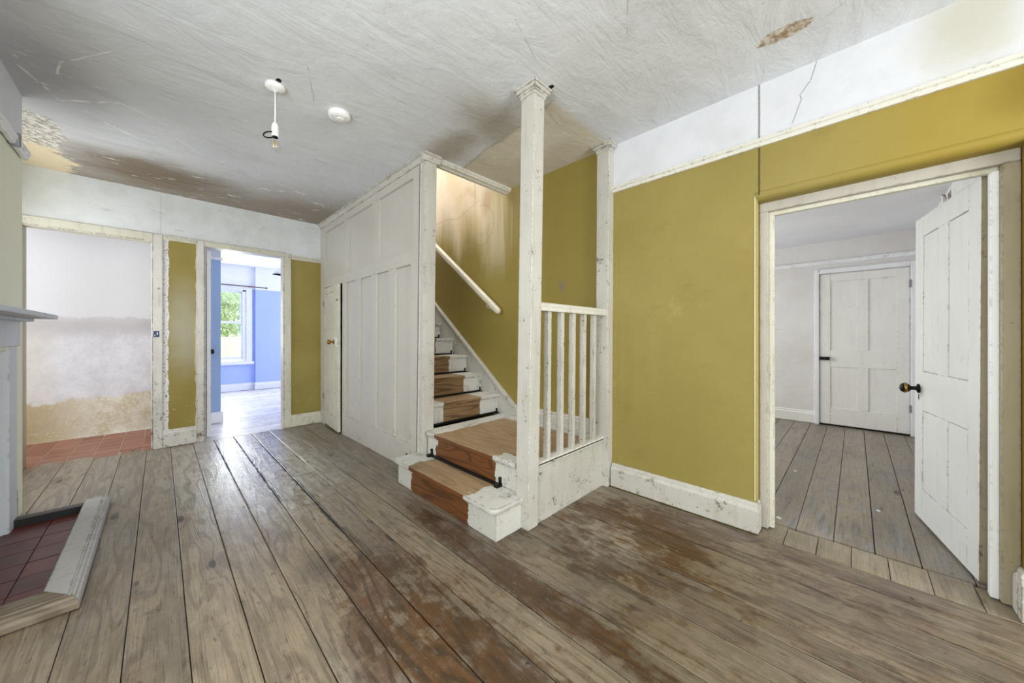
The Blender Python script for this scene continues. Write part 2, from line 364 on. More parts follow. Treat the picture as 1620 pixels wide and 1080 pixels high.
def mat_wall_right():
    """olive distemper below the picture rail, whitewash above; stair end water-stained, with light from above painted in"""
    g = G('wall_olive_right'); x, y, z = g.xyz()
    n1 = g.noise(None, 1.2, 5., .6); n2 = g.noise(None, 4.5, 6., .65); n3 = g.noise(None, 45., 5., .7)
    sm = g.noise(g.stretch(None, (5, 1, 9)), 1., 6., .7)
    c = g.mix(g.step(n1, .3, .7), (152, 137, 76), (142, 127, 65))
    c = g.mix(g.mul(g.step(sm, .55, .72), .35), c, (122, 108, 50))
    c = g.mix(g.mul(g.step(n2, .62, .75), .25), c, (184, 170, 104))
    sp = g.step(g.noise(None, 75., 4., .75), .735, .76); c = g.mix(g.mul(sp, .6), c, (216, 206, 164))
    sd = g.step(g.noise(g.stretch(None, (40, 1, 40), (3, 0, 7)), 1., 4., .75), .72, .75); c = g.mix(g.mul(sd, .6), c, (84, 70, 34))
    # dark patch at the near end above the door
    sk = g.blob(x, z, .50, 1.99, .14, .13, 1.5, .2, g.mul(g.sub(n2, .5), 1.))
    c = g.mix(g.mul(sk, .8), c, (58, 44, 14))
    ocr = g.mul(g.step(x, -.25, .3), .55); c = g.mix(ocr, c, (154, 128, 30))
    # stair well: deeper olive
    stw = g.step(x, -1.22, -1.32)
    c = g.mix(g.mul(stw, .25), c, (150, 128, 46))
    dr = g.noise(g.vec(g.mul(x, 6.), .3, g.mul(z, .5)), 1., 3., .5)
    dr2 = g.noise(g.vec(g.mul(x, 11.), 1.7, g.mul(z, .5)), 1., 2., .5)
    line = g.sub(z, g.add(g.mul(g.sub(x, -2.2), -.30), 1.78))             # height above a line that climbs with the stairs
    pale = g.mul(g.step(g.add(line, g.mul(g.sub(dr, .5), .9), g.mul(g.sub(n2, .5), .3)), -.22, .42), g.step(g.add(x, g.mul(g.sub(dr2, .5), .5)), -2.10, -2.75))  # pale stain also carries light from the stairwell above, painted in
    pc = g.mix(g.step(n1, .35, .65), (236, 224, 206), (222, 202, 164))
    pc = g.mix(g.mul(g.step(n2, .5, .7), .35), pc, (206, 180, 132))
    pc = g.mix(g.mul(g.step(dr2, .5, .72), .55, g.step(x, -2.95, -2.6)), pc, (176, 142, 80))
    c = g.mix(g.mul(pale, .95), c, pc)
    drip = g.mul(g.step(dr2, .50, .64), g.band(x, -2.70, -2.22, .12), g.band(z, 1.75, 2.5, .25))
    c = g.mix(g.mul(drip, .5), c, (226, 214, 186))
    br = g.mul(g.blob(x, z, -2.56, 2.36, .08, .12, 1.5, .2, g.mul(g.sub(n2, .5), 1.2)), .4); c = g.mix(br, c, (156, 104, 40))
    ww = g.mul(g.sub(n2, .5), .06)
    ck = g.mx(g.seg(x, z, (-3.45, 2.34), (-3.0, 2.30), .007, ww), g.seg(x, z, (-3.0, 2.30), (-2.68, 2.40), .007, ww))
    rr = g.M('SQRT', g.add(g.mul(g.sub(x, -2.66), g.sub(x, -2.66)), g.mul(g.sub(z, 2.14), g.sub(z, 2.14))))
    ck = g.mx(ck, g.mul(g.step(g.M('ABSOLUTE', g.add(g.sub(rr, .20), g.mul(ww, .4))), .007, .003), g.mx(g.step(x, -2.7, -2.6), g.step(z, 2.02, 1.98))))
    c = g.mix(g.mul(ck, .45), c, (168, 138, 74))
    bl = g.blob(x, z, -1.66, 1.44, .030, .042, 1.3, .5, g.mul(g.sub(n2, .5), .8)); c = g.mix(g.mul(bl, .8), c, (128, 122, 104))
    # frieze
    fz = g.mul(g.step(z, 2.083, 2.087), g.step(x, -1.27, -1.25))
    fc = g.mix(g.step(n2, .35, .75), (214, 214, 219), (204, 204, 208))
    fs = g.mul(g.blob(x, z, .33, 2.30, .16, .22, 1.4, .2, g.mul(g.sub(n2, .5), 1.6)), .6); fc = g.mix(fs, fc, (176, 170, 140))
    fk = None
    for a, b in (((-.132, 2.385), (-.155, 2.30)), ((-.155, 2.30), (-.195, 2.25)), ((-.195, 2.25), (-.19, 2.225)), ((-.19, 2.225), (-.226, 2.12))):
        t = g.seg(x, z, a, b, .0028, g.mul(ww, .15)); fk = t if fk is None else g.mx(fk, t)
    fc = g.mix(g.mul(fk, .7), fc, (96, 92, 90))
    c = g.mix(fz, c, fc)
    jl = g.mul(g.step(g.M('ABSOLUTE', g.add(x, .364, g.mul(g.sub(n3, .5), .006))), .006, .003), g.step(z, 1.79, 1.80))
    c = g.mix(g.mul(jl, .8), c, g.mix(fz, (62, 50, 20), (110, 108, 108)))
    g.bump(g.add(g.mul(n2, 1.), g.mul(n3, .2), g.mul(jl, -1.), g.mul(ck, -.6), g.mul(sm, .5)), .22, .012)
    return g.out(c, g.add(.60, g.mul(n2, .1)), spec=.35)
M_WR = mat_wall_right()

def mat_wall_back():
    g = G('wall_olive_back'); x, y, z = g.xyz()
    n1 = g.noise(None, 1.6, 5., .6); n2 = g.noise(None, 6., 6., .65); n3 = g.noise(None, 60., 5., .7)
    c = g.mix(g.step(n1, .3, .7), (150, 136, 74), (138, 122, 58))
    c = g.mix(g.mul(g.blob(y, z, .17, 1.12, .14, .42, 1.5, .2, g.mul(g.sub(n2, .5), .8)), .75), c, (170, 165, 146))  # greyish light reflected on the pier, painted into the olive
    c = g.mix(g.mul(g.step(n2, .6, .75), .25), c, (120, 106, 50))
    sp = g.mul(g.step(g.noise(None, 48., 3., .7), .68, .70), g.step(z, .75, .45)); c = g.mix(g.mul(sp, .8), c, (228, 222, 200))
    pw = g.add(g.mul(g.sub(g.noise(g.stretch(None, (1, 14, 9)), 1., 6., .7), .5), .055), y)
    peel = g.mul(g.step(pw, .058, .054), g.step(y, .0, .01)); pc = g.mix(g.step(n3, .56, .62), (222, 219, 222), (128, 112, 98))
    c = g.mix(peel, c, pc)
    e2 = g.mul(g.step(pw, .243, .248), g.step(y, .27, .26), .8); c = g.mix(e2, c, (196, 186, 160))
    fz = g.step(z, 1.966, 1.968)
    sm = g.noise(g.stretch(None, (1, 4, 14)), 1., 6., .7)
    fc = g.mix(g.step(n2, .35, .7), (216, 218, 219), (204, 206, 207)); fc = g.mix(g.mul(g.step(sm, .58, .72), .5), fc, (156, 158, 160))
    fc = g.mix(g.mul(g.step(y, -.4, -.85), .5), fc, (178, 178, 164))  # frieze dims to the left: shade beside the chimney painted in
    c = g.mix(fz, c, fc)
    g.bump(g.add(g.mul(n2, .8), g.mul(peel, -1.), g.mul(n3, .2)), .22, .01)
    return g.out(c, .6, spec=.35)
M_WB = mat_wall_back()

def mat_plaster(name, a, b, bumpk=.2, rough=.75, dirt=None, scale=2.):
    g = G(name); n1 = g.noise(None, scale, 5., .6); n2 = g.noise(None, 8., 6., .7); n3 = g.noise(g.stretch(None, (4, 4, 12)), 1., 6., .7)
    c = g.mix(g.step(n1, .3, .7), a, b)
    if dirt: c = g.mix(g.mul(g.step(n3, .62, .73), .6), c, dirt)
    g.bump(g.add(n2, n1), bumpk, .012)
    return g.out(c, rough, spec=.3)
M_CHIM = mat_plaster('wall_chimney', (214, 212, 166), (202, 202, 160))
M_FRZ = mat_plaster('frieze_blueish', (204, 206, 212), (190, 192, 198))
M_BLUE = mat_plaster('wall_blue', (150, 184, 238), (142, 176, 232), .1)
M_BLUED = mat_plaster('wall_blue_shade', (136, 172, 222), (128, 164, 216), .1)
M_BW = mat_plaster('white_room_paint', (238, 238, 240), (230, 231, 234), .1)
M_SIDEW = mat_plaster('wall_side_room', (226, 224, 222), (214, 211, 208), .25, .75, (170, 166, 160))
M_SIDEC = mat_plaster('ceiling_side_room', (228, 228, 230), (220, 220, 223), .15)

def mat_two(name, zz, a, b, c, d):
    g = G(name); x, y, z = g.xyz(); n = g.noise(None, 3., 5.)
    return g.out(g.mix(g.step(z, zz, zz+.003), g.mix(n, a, b), g.mix(n, c, d)), .6)
def mat_passage():
    g = G('wall_passage_plaster'); x, y, z = g.xyz()
    n1 = g.noise(None, 1.8, 5., .6); n2 = g.noise(g.stretch(None, (6, 6, 6)), 1., 7., .7); n3 = g.noise(None, 40., 6., .7)
    w = g.mul(g.sub(g.noise(None, 7., 6., .7), .5), .10)
    up = g.mix(n1, (216, 213, 213), (206, 203, 203))
    md = g.mix(g.step(n2, .35, .7), (214, 211, 214), (198, 195, 198)); md = g.mix(g.mul(g.step(n3, .5, .7), .25), md, (160, 154, 152))
    md = g.mix(g.mul(g.step(y, -.6, -.9), .5), md, (186, 172, 150))
    td = g.band(g.add(z, w), 1.06, 1.25, .09); md = g.mix(g.mul(td, .75), md, (176, 169, 167))
    lo = g.mix(g.step(n2, .35, .65), (212, 205, 190), (186, 172, 142)); lo = g.mix(g.mul(g.step(n3, .5, .62), .6), lo, (222, 214, 202))
    lo = g.mix(g.mul(g.step(g.add(y, g.mul(g.sub(n2, .5), .7)), -.45, -.95), .75), lo, (150, 124, 78))
    c = g.mix(g.step(g.add(z, w), 1.235, 1.255), md, up)
    c = g.mix(g.step(g.add(z, g.mul(w, 2.2), g.mul(y, -.06)), .45, .40), c, lo)
    g.bump(g.add(g.mul(n2, 1.), g.mul(n3, .4)), .3, .012)
    return g.out(c, .8, spec=.25)
M_PASS = mat_passage()

def mat_tile(name, a, b, rough=.45, wear=None):
    g = G(name); r = g.rand(); n = g.noise(None, 6., 6., .65); n2 = g.noise(None, 40., 5., .7)
    c = g.mix(r, a, b); c = g.mix(g.mul(g.step(n, .45, .7), .5), c, wear or a); c = g.mix(g.mul(g.step(n2, .6, .75), .4), c, b)
    g.bump(g.add(n, g.mul(n2, .4)), .15, .006)
    return g.out(c, g.add(rough-.1, g.mul(n, .25)))
M_TILE = mat_tile('quarry_tile', (150, 98, 80), (130, 80, 64), .36, (170, 122, 102))
M_HTILE = mat_tile('hearth_tile', (104, 38, 30), (78, 28, 24), .34, (58, 28, 24))
M_GROUT = mat_plain('tile_grout', (214, 196, 176), .85)
M_HGROUT = mat_plain('hearth_grout', (74, 54, 52), .85)

def mat_glass(name='window_glass'):
    g = G(name); t = g.t; tr = t.nodes.new('ShaderNodeBsdfTransparent'); gl = t.nodes.new('ShaderNodeBsdfGlossy'); gl.inputs['Roughness'].default_value = .02
    lw = t.nodes.new('ShaderNodeLayerWeight'); lw.inputs[0].default_value = .3; mx = t.nodes.new('ShaderNodeMixShader')
    f = g.add(g.mul(g.M('POWER', lw.outputs['Facing'], 2.), .5), .10)
    t.links.new(f, mx.inputs[0]); t.links.new(tr.outputs[0], mx.inputs[1]); t.links.new(gl.outputs[0], mx.inputs[2])
    t.links.new(mx.outputs[0], t.nodes['Material Output'].inputs[0]); t.nodes.remove(g.b); return g.m
M_GLASS = mat_glass()
def mat_emit(name, c, s):
    g = G(name); g.b.inputs['Emission Color'].default_value = lin(c); g.b.inputs['Emission Strength'].default_value = s; return g.out(c, .5)
M_FILA = mat_plain('filament_amber', (236, 190, 110), .3, .3)
M_LEAF = mat_plain('leaf_green', (216, 232, 196), .6, 0, .3, .35, 3.)
M_LEAF2 = mat_plain('leaf_pale', (206, 226, 180), .6, 0, .3, .35, 3.)
M_BARK = mat_plain('bark', (110, 92, 72), .9, 0, .2, .4)
M_GRASS = mat_plain('lawn', (150, 178, 110), .9, 0, .2, .3, 4.)
M_GWALL = mat_plain('garden_wall_render', (232, 228, 214), .9)

# ------------------------------------------------------------------ mesh helper
LOC = {}
class MB:
    def __init__(s, xf=None): s.v = []; s.f = []; s.xf = xf; s.sm = set()
    def addv(s, pts, faces, smooth=False):
        k = len(s.v); s.v += [Vector(s.xf(*p)) if s.xf else Vector(p) for p in pts]
        for f in faces:
            if smooth: s.sm.add(len(s.f))
            s.f.append([k+i for i in f])
        return s
    def box(s, x0, x1, y0, y1, z0, z1):
        p = [(x, y, z) for x in (x0, x1) for y in (y0, y1) for z in (z0, z1)]
        return s.addv(p, [(0, 1, 3, 2), (4, 6, 7, 5), (0, 4, 5, 1), (2, 3, 7, 6), (0, 2, 6, 4), (1, 5, 7, 3)])
    def ext(s, poly, axis, a0, a1, b0=None, b1=None):
        """extrude a profile; axis X: profile (y,z), Y: (x,z), Z: (x,y); b0/b1 optional mitre offsets per profile point"""
        n = len(poly); P = []
        for k, a in enumerate((a0, a1)):
            for i, (p, q) in enumerate(poly):
                aa = a + ((b0, b1)[k][i] if (b0, b1)[k] else 0)
                P.append({'X': (aa, p, q), 'Y': (p, aa, q), 'Z': (p, q, aa)}[axis])
        F = [tuple(range(n)), tuple(range(2*n-1, n-1, -1))] + [(i, (i+1) % n, n+(i+1) % n, n+i) for i in range(n)]
        return s.addv(P, F)
    def lathe(s, c, prof, axis='Z', n=20, rot=None):
        """prof: (radius, height) along axis from centre c"""
        P = []; F = []
        for r, hgt in prof:
            for i in range(n):
                a = 2*math.pi*i/n; u, v = r*math.cos(a), r*math.sin(a)
                q = {'Z': (u, v, hgt), 'X': (hgt, u, v), 'Y': (u, hgt, v)}[axis]
                if rot: q = rot @ Vector(q)
                P.append((c[0]+q[0], c[1]+q[1], c[2]+q[2]))
        m = len(prof)
        for j in range(m-1):
            for i in range(n): F.append((j*n+i, j*n+(i+1) % n, (j+1)*n+(i+1) % n, (j+1)*n+i))
        F.append(tuple(range(n))); F.append(tuple(range((m-1)*n, m*n)))
        return s.addv(P, F, True)
    def tube(s, pts, r, n=10, closed=False):
        pts = [Vector(p) for p in pts]; P = []; F = []; m = len(pts)
        for i, p in enumerate(pts):
            if closed: d = pts[(i+1) % m]-pts[i-1]
            else: d = pts[min(i+1, m-1)]-pts[max(i-1, 0)]
            d.normalize(); a = d.orthogonal() if i == 0 else (a - d*a.dot(d)); a.normalize(); b = d.cross(a)
            rr = r[i] if isinstance(r, (list, tuple)) else r
            for k in range(n):
                t = 2*math.pi*k/n; P.append(tuple(p + a*rr*math.cos(t) + b*rr*math.sin(t)))
        for j in range(m if closed else m-1):
            for k in range(n): F.append((j*n+k, j*n+(k+1) % n, ((j+1) % m)*n+(k+1) % n, ((j+1) % m)*n+k))
        if not closed: F += [tuple(range(n)), tuple(range((m-1)*n, m*n))]
        return s.addv(P, F, True)
    def build(s, name, mat, parent=None, bevel=0, seg=2, kind=None, label=None):
        off = LOC.get(parent.name, Vector((0, 0, 0))) if parent else Vector((0, 0, 0))
        me = bpy.data.meshes.new(name); me.from_pydata([v-off for v in s.v], [], s.f)
        bm = bmesh.new(); bm.from_mesh(me)
        bmesh.ops.recalc_face_normals(bm, faces=bm.faces); bm.to_mesh(me); bm.free()
        if len(me.polygons) == len(s.f):
            for i in s.sm: me.polygons[i].use_smooth = True
        me.materials.append(mat)
        o = bpy.data.objects.new(name, me); COL.objects.link(o)
        if parent: o.parent = parent; LOC[o.name] = off
        else: LOC[o.name] = Vector((0, 0, 0))
        if bevel:
            b = o.modifiers.new('edge', 'BEVEL'); b.width = bevel; b.segments = seg; b.limit_method = 'ANGLE'; b.angle_limit = math.radians(35)
        if kind: o['kind'] = kind
        if label: o['label'] = label
        return o
def tag(o, label, cat, group=None, kind=None):
    o['label'] = label; o['category'] = cat
    if group: o['group'] = group
    if kind: o['kind'] = kind
    return o
def thing(name, loc, label, cat, group=None, kind=None):
    o = bpy.data.objects.new(name, None); COL.objects.link(o); o.location = loc; LOC[o.name] = Vector(loc); o.empty_display_size = .1
    return tag(o, label, cat, group, kind)
def struct(o, label, cat): return tag(o, label, cat, None, 'structure')
def rects(u0, u1, z0, z1, ops):
    us = sorted({u0, u1, *[o[0] for o in ops], *[o[1] for o in ops]}); us = [u for u in us if u0 <= u <= u1]
    for a, b in zip(us, us[1:]):
        zs = [z0]
        cut = sorted([(o[2], o[3]) for o in ops if o[0] <= a+1e-6 and o[1] >= b-1e-6])
        for c0, c1 in cut:
            if c0 > zs[-1]+1e-6: yield a, b, zs[-1], c0
            zs.append(c1)
        if zs[-1] < z1-1e-6: yield a, b, zs[-1], z1
def wall(axis, p0, p1, u0, u1, z0, z1, ops=(), mb=None):
    mb = mb or MB()
    for a, b, c, d in rects(u0, u1, z0, z1, ops):
        if axis == 'X': mb.box(a, b, p0, p1, c, d)          # runs along X
        else: mb.box(p0, p1, a, b, c, d)
    return mb

H = 2.385
XB = -4.605; YP = 1.366; YR = 2.242

# ------------------------------------------------------------------ floors
fl = MB().box(XB-.115, 2.7, -1.0, 2.42, -.12, -.024).build('floor', M_SUB)
struct(fl, 'bare timber boards of the hall with worn brown varnish', 'floor')
LOC[fl.name] = Vector((0, 0, 0))
ys = [-1.0, -.87, -.715, -.555, -.395, -.24, -.085, .069, .224, .379, .535, .69, .845, 1.003, 1.165, 1.375, 1.50, 1.615, 1.76, 1.905, 2.065, 2.207]
for i, (a, b) in enumerate(zip(ys, ys[1:])):
    g0 = random.uniform(.0012, .0026); dz = random.uniform(-.0015, .001)
    xa = XB-.115 if i in (1, 2, 3, 4, 5, 6) else XB+.01
    mb = MB(); n = 8
    # slightly cupped board
    prof = [(a+g0, -.022), (a+g0, dz-.0015), (a+g0+.004, dz), ((a+b)/2, dz+.0008), (b-g0-.004, dz), (b-g0, dz-.0015), (b-g0, -.022)]
    mb.ext(prof, 'X', xa if i < 6 else XB+.01, 2.60)
    mb.build('floor_board', M_FLOOR, fl)
xs = [-.374, -.258, -.135, -.013, .109, .231, .356, .47]
for i, (a, b) in enumerate(zip(xs, xs[1:])):
    dz = (-.004, .003, 0, 0, -.001, -.001, -.002)[i]
    MB().box(a+.0012, b-.0012, 2.209, (2.425, 2.395, 2.41, 2.412, 2.414, 2.42, 2.40)[i], -.022, dz).build('threshold_board', M_THRESH, fl, .002, 1)
# side room
fs = MB().box(-2.45, .62, 2.40, 5.60, -.12, -.026).build('floor_side_room', M_SUB)
struct(fs, 'grey worn boards of the room beyond the right doorway', 'floor')
k = -17
x = -.228 - .1485*14
while x < .6:
    b = min(x+.1485, .615); w = random.uniform(.001, .002)
    if abs(x+.228) < .01:
        MB().box(x+w, b-w, 2.425, 4.72, -.024, .001).build('floor_board', M_FLOOR_SIDE, fs, .002, 1)
        MB().box(x+w, b-w, 4.724, 5.55, -.024, -.001).build('floor_board', M_FLOOR_SIDE, fs, .002, 1)
    else:
        MB().box(x+w, b-w, 2.428, 5.55, -.024, random.uniform(-.0015, .001)).build('floor_board', M_FLOOR_SIDE, fs, .002, 1)
    x += .1485
# passage with quarry tiles
fp = MB().box(-5.80, XB-.0, -2.4, .12, -.12, -.004).build('floor_passage', M_GROUT)
struct(fp, 'red quarry tile floor of the passage beyond the left doorway', 'floor')
tile_me = None
for i in range(8):
    for j in range(16):
        tx = -4.612-.075-i*.1505; ty = .04-.075-.005-j*.1485
        if tx-.07 < -5.80: continue
        if tile_me is None:
            o = MB().box(-.0725, .0725, -.0725, .0725, -.02, .0).build('tile', M_TILE, fp, .003, 1); tile_me = o
        else:
            o = tile_me.copy(); COL.objects.link(o)
        o.location = (tx, ty, random.uniform(-.0008, .0008))
# blue room
fb = MB().box(-8.42, XB-.115, .12, 3.45, -.12, -.026).box(-8.42, -5.80, -.6, .12, -.12, -.026).build('floor_blue_room', M_SUB)
struct(fb, 'pale scrubbed boards of the blue room', 'floor')
x = XB-.0
while x > -8.4:
    b = max(x-.148, -8.41); y0 = .20 if x > -5.5 else -.55
    MB().box(b+.001, x-.001, y0 if x < XB-.1 else .305, 3.42 if x < XB-.1 else 1.0, -.024, random.uniform(-.001, .001)).build('floor_board', M_FLOOR_BLUE, fb, .002, 1)
    x = b

# ------------------------------------------------------------------ ceilings
mb = MB().box(-4.72, 2.7, -1.1, 1.46, H, H+.12).box(-2.26, 2.7, 1.46, YR+.16, H, H+.12)
struct(mb.build('ceiling', M_CEIL), 'grey hall ceiling with brown smoke stains and cracks', 'ceiling')
struct(MB().box(-2.45, .62, 2.40, 5.62, 2.150, 2.25).build('ceiling_side_room', M_SIDEC), 'white ceiling of the room beyond the right doorway', 'ceiling')
struct(MB().box(-8.45, -4.72, -.65, 3.5, 2.372, 2.47).build('ceiling_blue_room', M_BW), 'pale grey ceiling of the blue room', 'ceiling')
struct(MB().box(-5.80, -4.72, -2.45, .1, 2.38, 2.371+.1).build('ceiling_passage', M_BW), 'white ceiling of the tiled passage', 'ceiling')

# ------------------------------------------------------------------ walls
mb = wall('X', YR, YR+.158, -4.72, 2.7, -.1, H, [(-.375, .4545, -.1, 1.802)])
mb.box(-4.72, -2.20, YR, YR+.158, H, 4.7)
wr = mb.build('wall_right', M_WR); struct(wr, 'olive wall with white frieze and the right doorway in it', 'wall')
# rounded arris of the doorway reveal and soffit
arc = [(YR+.030-.038*math.cos(t), 1.800-.029*math.sin(t)) for t in [math.radians(-38+i*12.8) for i in range(11)]]
MB().ext(arc + [(YR+.075, 1.770), (YR+.075, 1.818)], 'X', -.3745, .47).build('soffit', M_WR, wr)
arc = [(-.385+.012*math.sin(t), YR+.012-.014*math.cos(t)) for t in [i*math.pi/10 for i in range(11)]]
MB().ext(arc, 'Z', .165, 1.80).build('corner_bead', mat_plain('bead_olive_highlight', (206, 198, 140), .45, 0, .5, .15), wr)  # highlight along the rounded bead painted as a paler olive
# back wall with two doorways
mb = wall('Y', XB-.115, XB, -1.05, YP+.1, -.1, H+.02, [(-.79, -.02, -.1, 1.95), (.29, 1.02, -.1, 1.95)])
wb = mb.build('wall_back', M_WB); struct(wb, 'far olive wall with grey frieze and two doorways', 'wall')
# chimney breast on the left
def chl(x, y, z):
    k = (H-z); f = max(0., min(1., (-x-2.9)/.41)); return (x-k*.094*f, y-k*.015, z)
mb = wall('X', -.95, -.542, -3.315, -1.75, -.1, H, [(-3.10, -2.32, -.1, .97)], MB(chl))
mb.box(-3.0, -2.30, -1.0, -.94, -.1, 1.0)
g = G('wall_chimney_two_tone'); xx, yy, zz = g.xyz(); nn = g.noise(None, 3., 5.)
M_CH2 = g.out(g.mix(g.step(zz, 2.06, 2.063), g.mix(nn, (236, 236, 214), (228, 229, 208)), g.mix(nn, (220, 222, 228), (208, 210, 216))), .6)
wl = mb.build('wall_left', M_CH2); struct(wl, 'pale green chimney breast at the left edge', 'wall')
struct(wall('X', -1.05, -.95, -4.72, 2.7, -.1, H, [(-1.4, .3, .6, 2.1), (-4.35, -3.55, .7, 2.0)]).build('wall_left_alcove', M_CHIM), 'plain wall of the fireplace side alcoves', 'wall')  # both window openings are added, out of view, for the lamps
struct(wall('Y', 2.6, 2.7, -1.05, YR, -.1, H, [(-.1, 1.6, .6, 2.1)]).build('wall_front', M_CHIM), 'unseen wall behind the photographer with an added window opening', 'wall')
# stair enclosure above the ceiling
struct(MB().box(-4.72, -2.20, 1.36, 1.46, H+.12, 4.7).box(-4.72, -4.62, 1.46, YR, H, 4.7).box(-2.26, -2.20, 1.46, YR, H+.12, 4.7).box(-4.72, -2.20, 1.36, YR+.15, 4.7, 4.8).build('wall_stairwell', M_BW), 'white walls of the stairwell above the hall ceiling', 'wall')
# passage
struct(MB().box(-5.80, -5.69, -2.5, .12, -.1, 2.39).build('wall_passage', M_PASS), 'damp-stained plaster wall with white top beyond the left doorway', 'wall')
struct(MB().box(-5.80, -4.72, -2.5, -2.4, -.1, 2.39).box(-5.80, -4.72, .04, .20, -.1, 2.39).build('wall_passage_ends', M_BW), 'white end walls of the tiled passage', 'wall')
# blue room
g = G('blue_two_tone'); xx, yy, zz = g.xyz(); nn = g.noise(None, 3., 5.)
M_BLUE2 = g.out(g.mix(g.step(zz, 1.94, 1.943), g.mix(nn, (176, 193, 243), (168, 187, 239)), g.mix(nn, (240, 241, 246), (234, 235, 240))), .6)
M_BLUES = mat_two('blue_stub_shaded', 1.955, (150, 174, 208), (142, 166, 200), (214, 216, 222), (206, 208, 214))  # greyer copy of the room blue, the stub's shade mixed into it
ww = (-8.33, .30, 1.11, .56, 1.93)
mb = wall('Y', -8.45, -8.33, -.6, 3.5, -.1, 2.39, [(ww[1], ww[2], ww[3], ww[4])])
mb.box(-8.34, -8.27, 1.30, 3.5, -.1, 2.39)
struct(mb.build('wall_blue_far', M_BLUE2), 'bright sky-blue wall with white frieze and sash window', 'wall')
struct(MB().box(-5.80, -5.44, .20, .514, -.1, 2.39).build('wall_blue_stub', M_BLUES), 'narrow blue wall end with white skirting just inside the blue room', 'wall')
struct(MB().box(-8.45, -4.72, 3.40, 3.5, -.1, 2.39).box(-8.45, -5.7, -.7, -.6, -.1, 2.39).box(-4.72, -4.62, 1.46, 3.5, -.1, 2.39).build('wall_blue_sides', M_BLUE2), 'blue side walls of the far room', 'wall')
# side room
struct(MB().box(-2.5, .62, 5.51, 5.62, -.1, 2.26).build('wall_side_room_far', M_SIDEW), 'off-white plaster wall facing the right doorway', 'wall')
mb = wall('Y', .50, .60, 2.40, 5.6, -.1, 2.26, [(4.06, 4.20, 2.02, 2.12)])
ws = mb.build('wall_side_room_right', M_SIDEW); struct(ws, 'white wall behind the open door with broken plaster', 'wall')
MB().box(.57, .60, 4.02, 4.24, 1.98, 2.14).build('lath_void', M_DARK, ws)
for i in range(3): MB().box(.525, .535, 4.065+i*.045, 4.098+i*.045, 2.02, 2.12).build('lath', M_BROWNW, ws)
MB(lambda a, b, c: (.495-b, 4.36+a*.55, 2.165+c+a*.32)).box(-.22, .14, 0, .012, -.014, .014).build('plaster_strip', M_SIDEW, ws)
struct(wall('Y', -2.5, -2.4, 2.40, 5.6, -.1, 2.26, [(3.2, 4.8, .5, 1.9)]).build('wall_side_room_left', M_SIDEW), 'window side of the room beyond the right doorway', 'wall')

# ------------------------------------------------------------------ skirtings and rails
def skirt_prof(p, d, h, t=.022, sgn=1):   # p plane, d=+1/-1 away from wall
    t *= d
    return [(p, .004), (p+t, .004), (p+t, h-.035), (p+t*.8, h-.028), (p+t*.62, h-.02), (p+t*.62, h-.012), (p+t*.3, h), (p, h)]
def skirting(name, axis, p, d, h, a, b, mat, label, t=.022):
    o = MB().ext(skirt_prof(p, d, h, t), axis, a, b).build(name, mat, None, .0015, 1); return struct(o, label, 'skirting')
skirting('baseboard_right', 'X', YR, -1, .158, -1.215, -.362, M_WHITE, 'chipped cream skirting under the olive wall between post and doorway', .036)
o = MB().ext(skirt_prof(-.3745, 1, .1585, .013), 'Y', YR+.0005, YR+.055).build('baseboard_right_return', M_WHITE, None, .0015, 1); struct(o, 'short skirting return at the left side of the right doorway', 'skirting')
o = MB().ext(skirt_prof(.4540, -1, .17, .023), 'Y', YR+.0005, YR+.064).build('baseboard_near_return', M_WHITE, None, .0015, 1); struct(o, 'white skirting end at the right picture edge below the door frame', 'skirting')
skirting('baseboard_near', 'X', YR, -1,  .17, .4315, 2.6, M_WHITE, 'skirting on the right wall past the door frame', .036)
skirting('baseboard_back', 'Y', XB, 1, .166, .018, .254, M_PEEL, 'flaking skirting under the narrow olive pier between the doorways')
skirting('baseboard_back_corner', 'Y', XB, 1, .138, 1.052, YP+.0, M_CREAM, 'cream skirting in the corner beside the cupboard door')
skirting('baseboard_blue_stub', 'Y', -5.44, 1, .135, .20, .536, M_BRIGHT, 'white skirting on the narrow blue wall end')
skirting('baseboard_blue_far', 'Y', -8.33, 1, .14, -.5, 1.30, M_BRIGHT, 'white skirting below the sash window')
skirting('baseboard_blue_right', 'Y', -8.27, 1, .14, 1.285, 3.4, M_BRIGHT, 'white skirting right of the sash window')
skirting('baseboard_side_far', 'X', 5.51, -1, .145, -2.4, -.342, M_DOORC, 'cream skirting left of the closed four-panel door')
skirting('baseboard_stair', 'X', YR, -1, .435, -2.19, -1.30, M_WHITE, 'white skirting along the back of the stair landing', .03)
def rail_prof(p, d, z0, z1, t):
    t *= d; h = z1-z0
    return [(p, z0), (p+t*.55, z0), (p+t*.75, z0+h*.25), (p+t*.75, z0+h*.45), (p+t, z0+h*.55), (p+t, z0+h*.95), (p+t*.5, z1), (p, z1)]
def rail(name, axis, p, d, z0, z1, a, b, mat, label, t=.024):
    o = MB().ext(rail_prof(p, d, z0, z1, t), axis, a, b).build(name, mat); return struct(o, label, 'picture rail')
rail('trim_1', 'X', YR, -1, 2.050, 2.092, -1.215, 2.6, M_RAIL, 'cream picture rail along the olive right wall')
rail('trim_2', 'Y', XB, 1, 1.946, 1.984, .02, .256, M_CREAM, 'short picture rail over the narrow olive pier')
rail('trim_3', 'Y', XB, 1, 1.922, 1.968, 1.052, YP, M_CREAM, 'short picture rail in the corner beside the panelling')
rail('trim_4', 'X', -.54, 1, 2.035, 2.083, -3.318, -1.75, M_BRIGHT, 'white picture rail on the chimney breast', .026)
rail('trim_5', 'X', 5.51, -1, 1.888, 1.93, -2.4, .5, M_BRIGHT, 'white picture rail above the closed four-panel door')
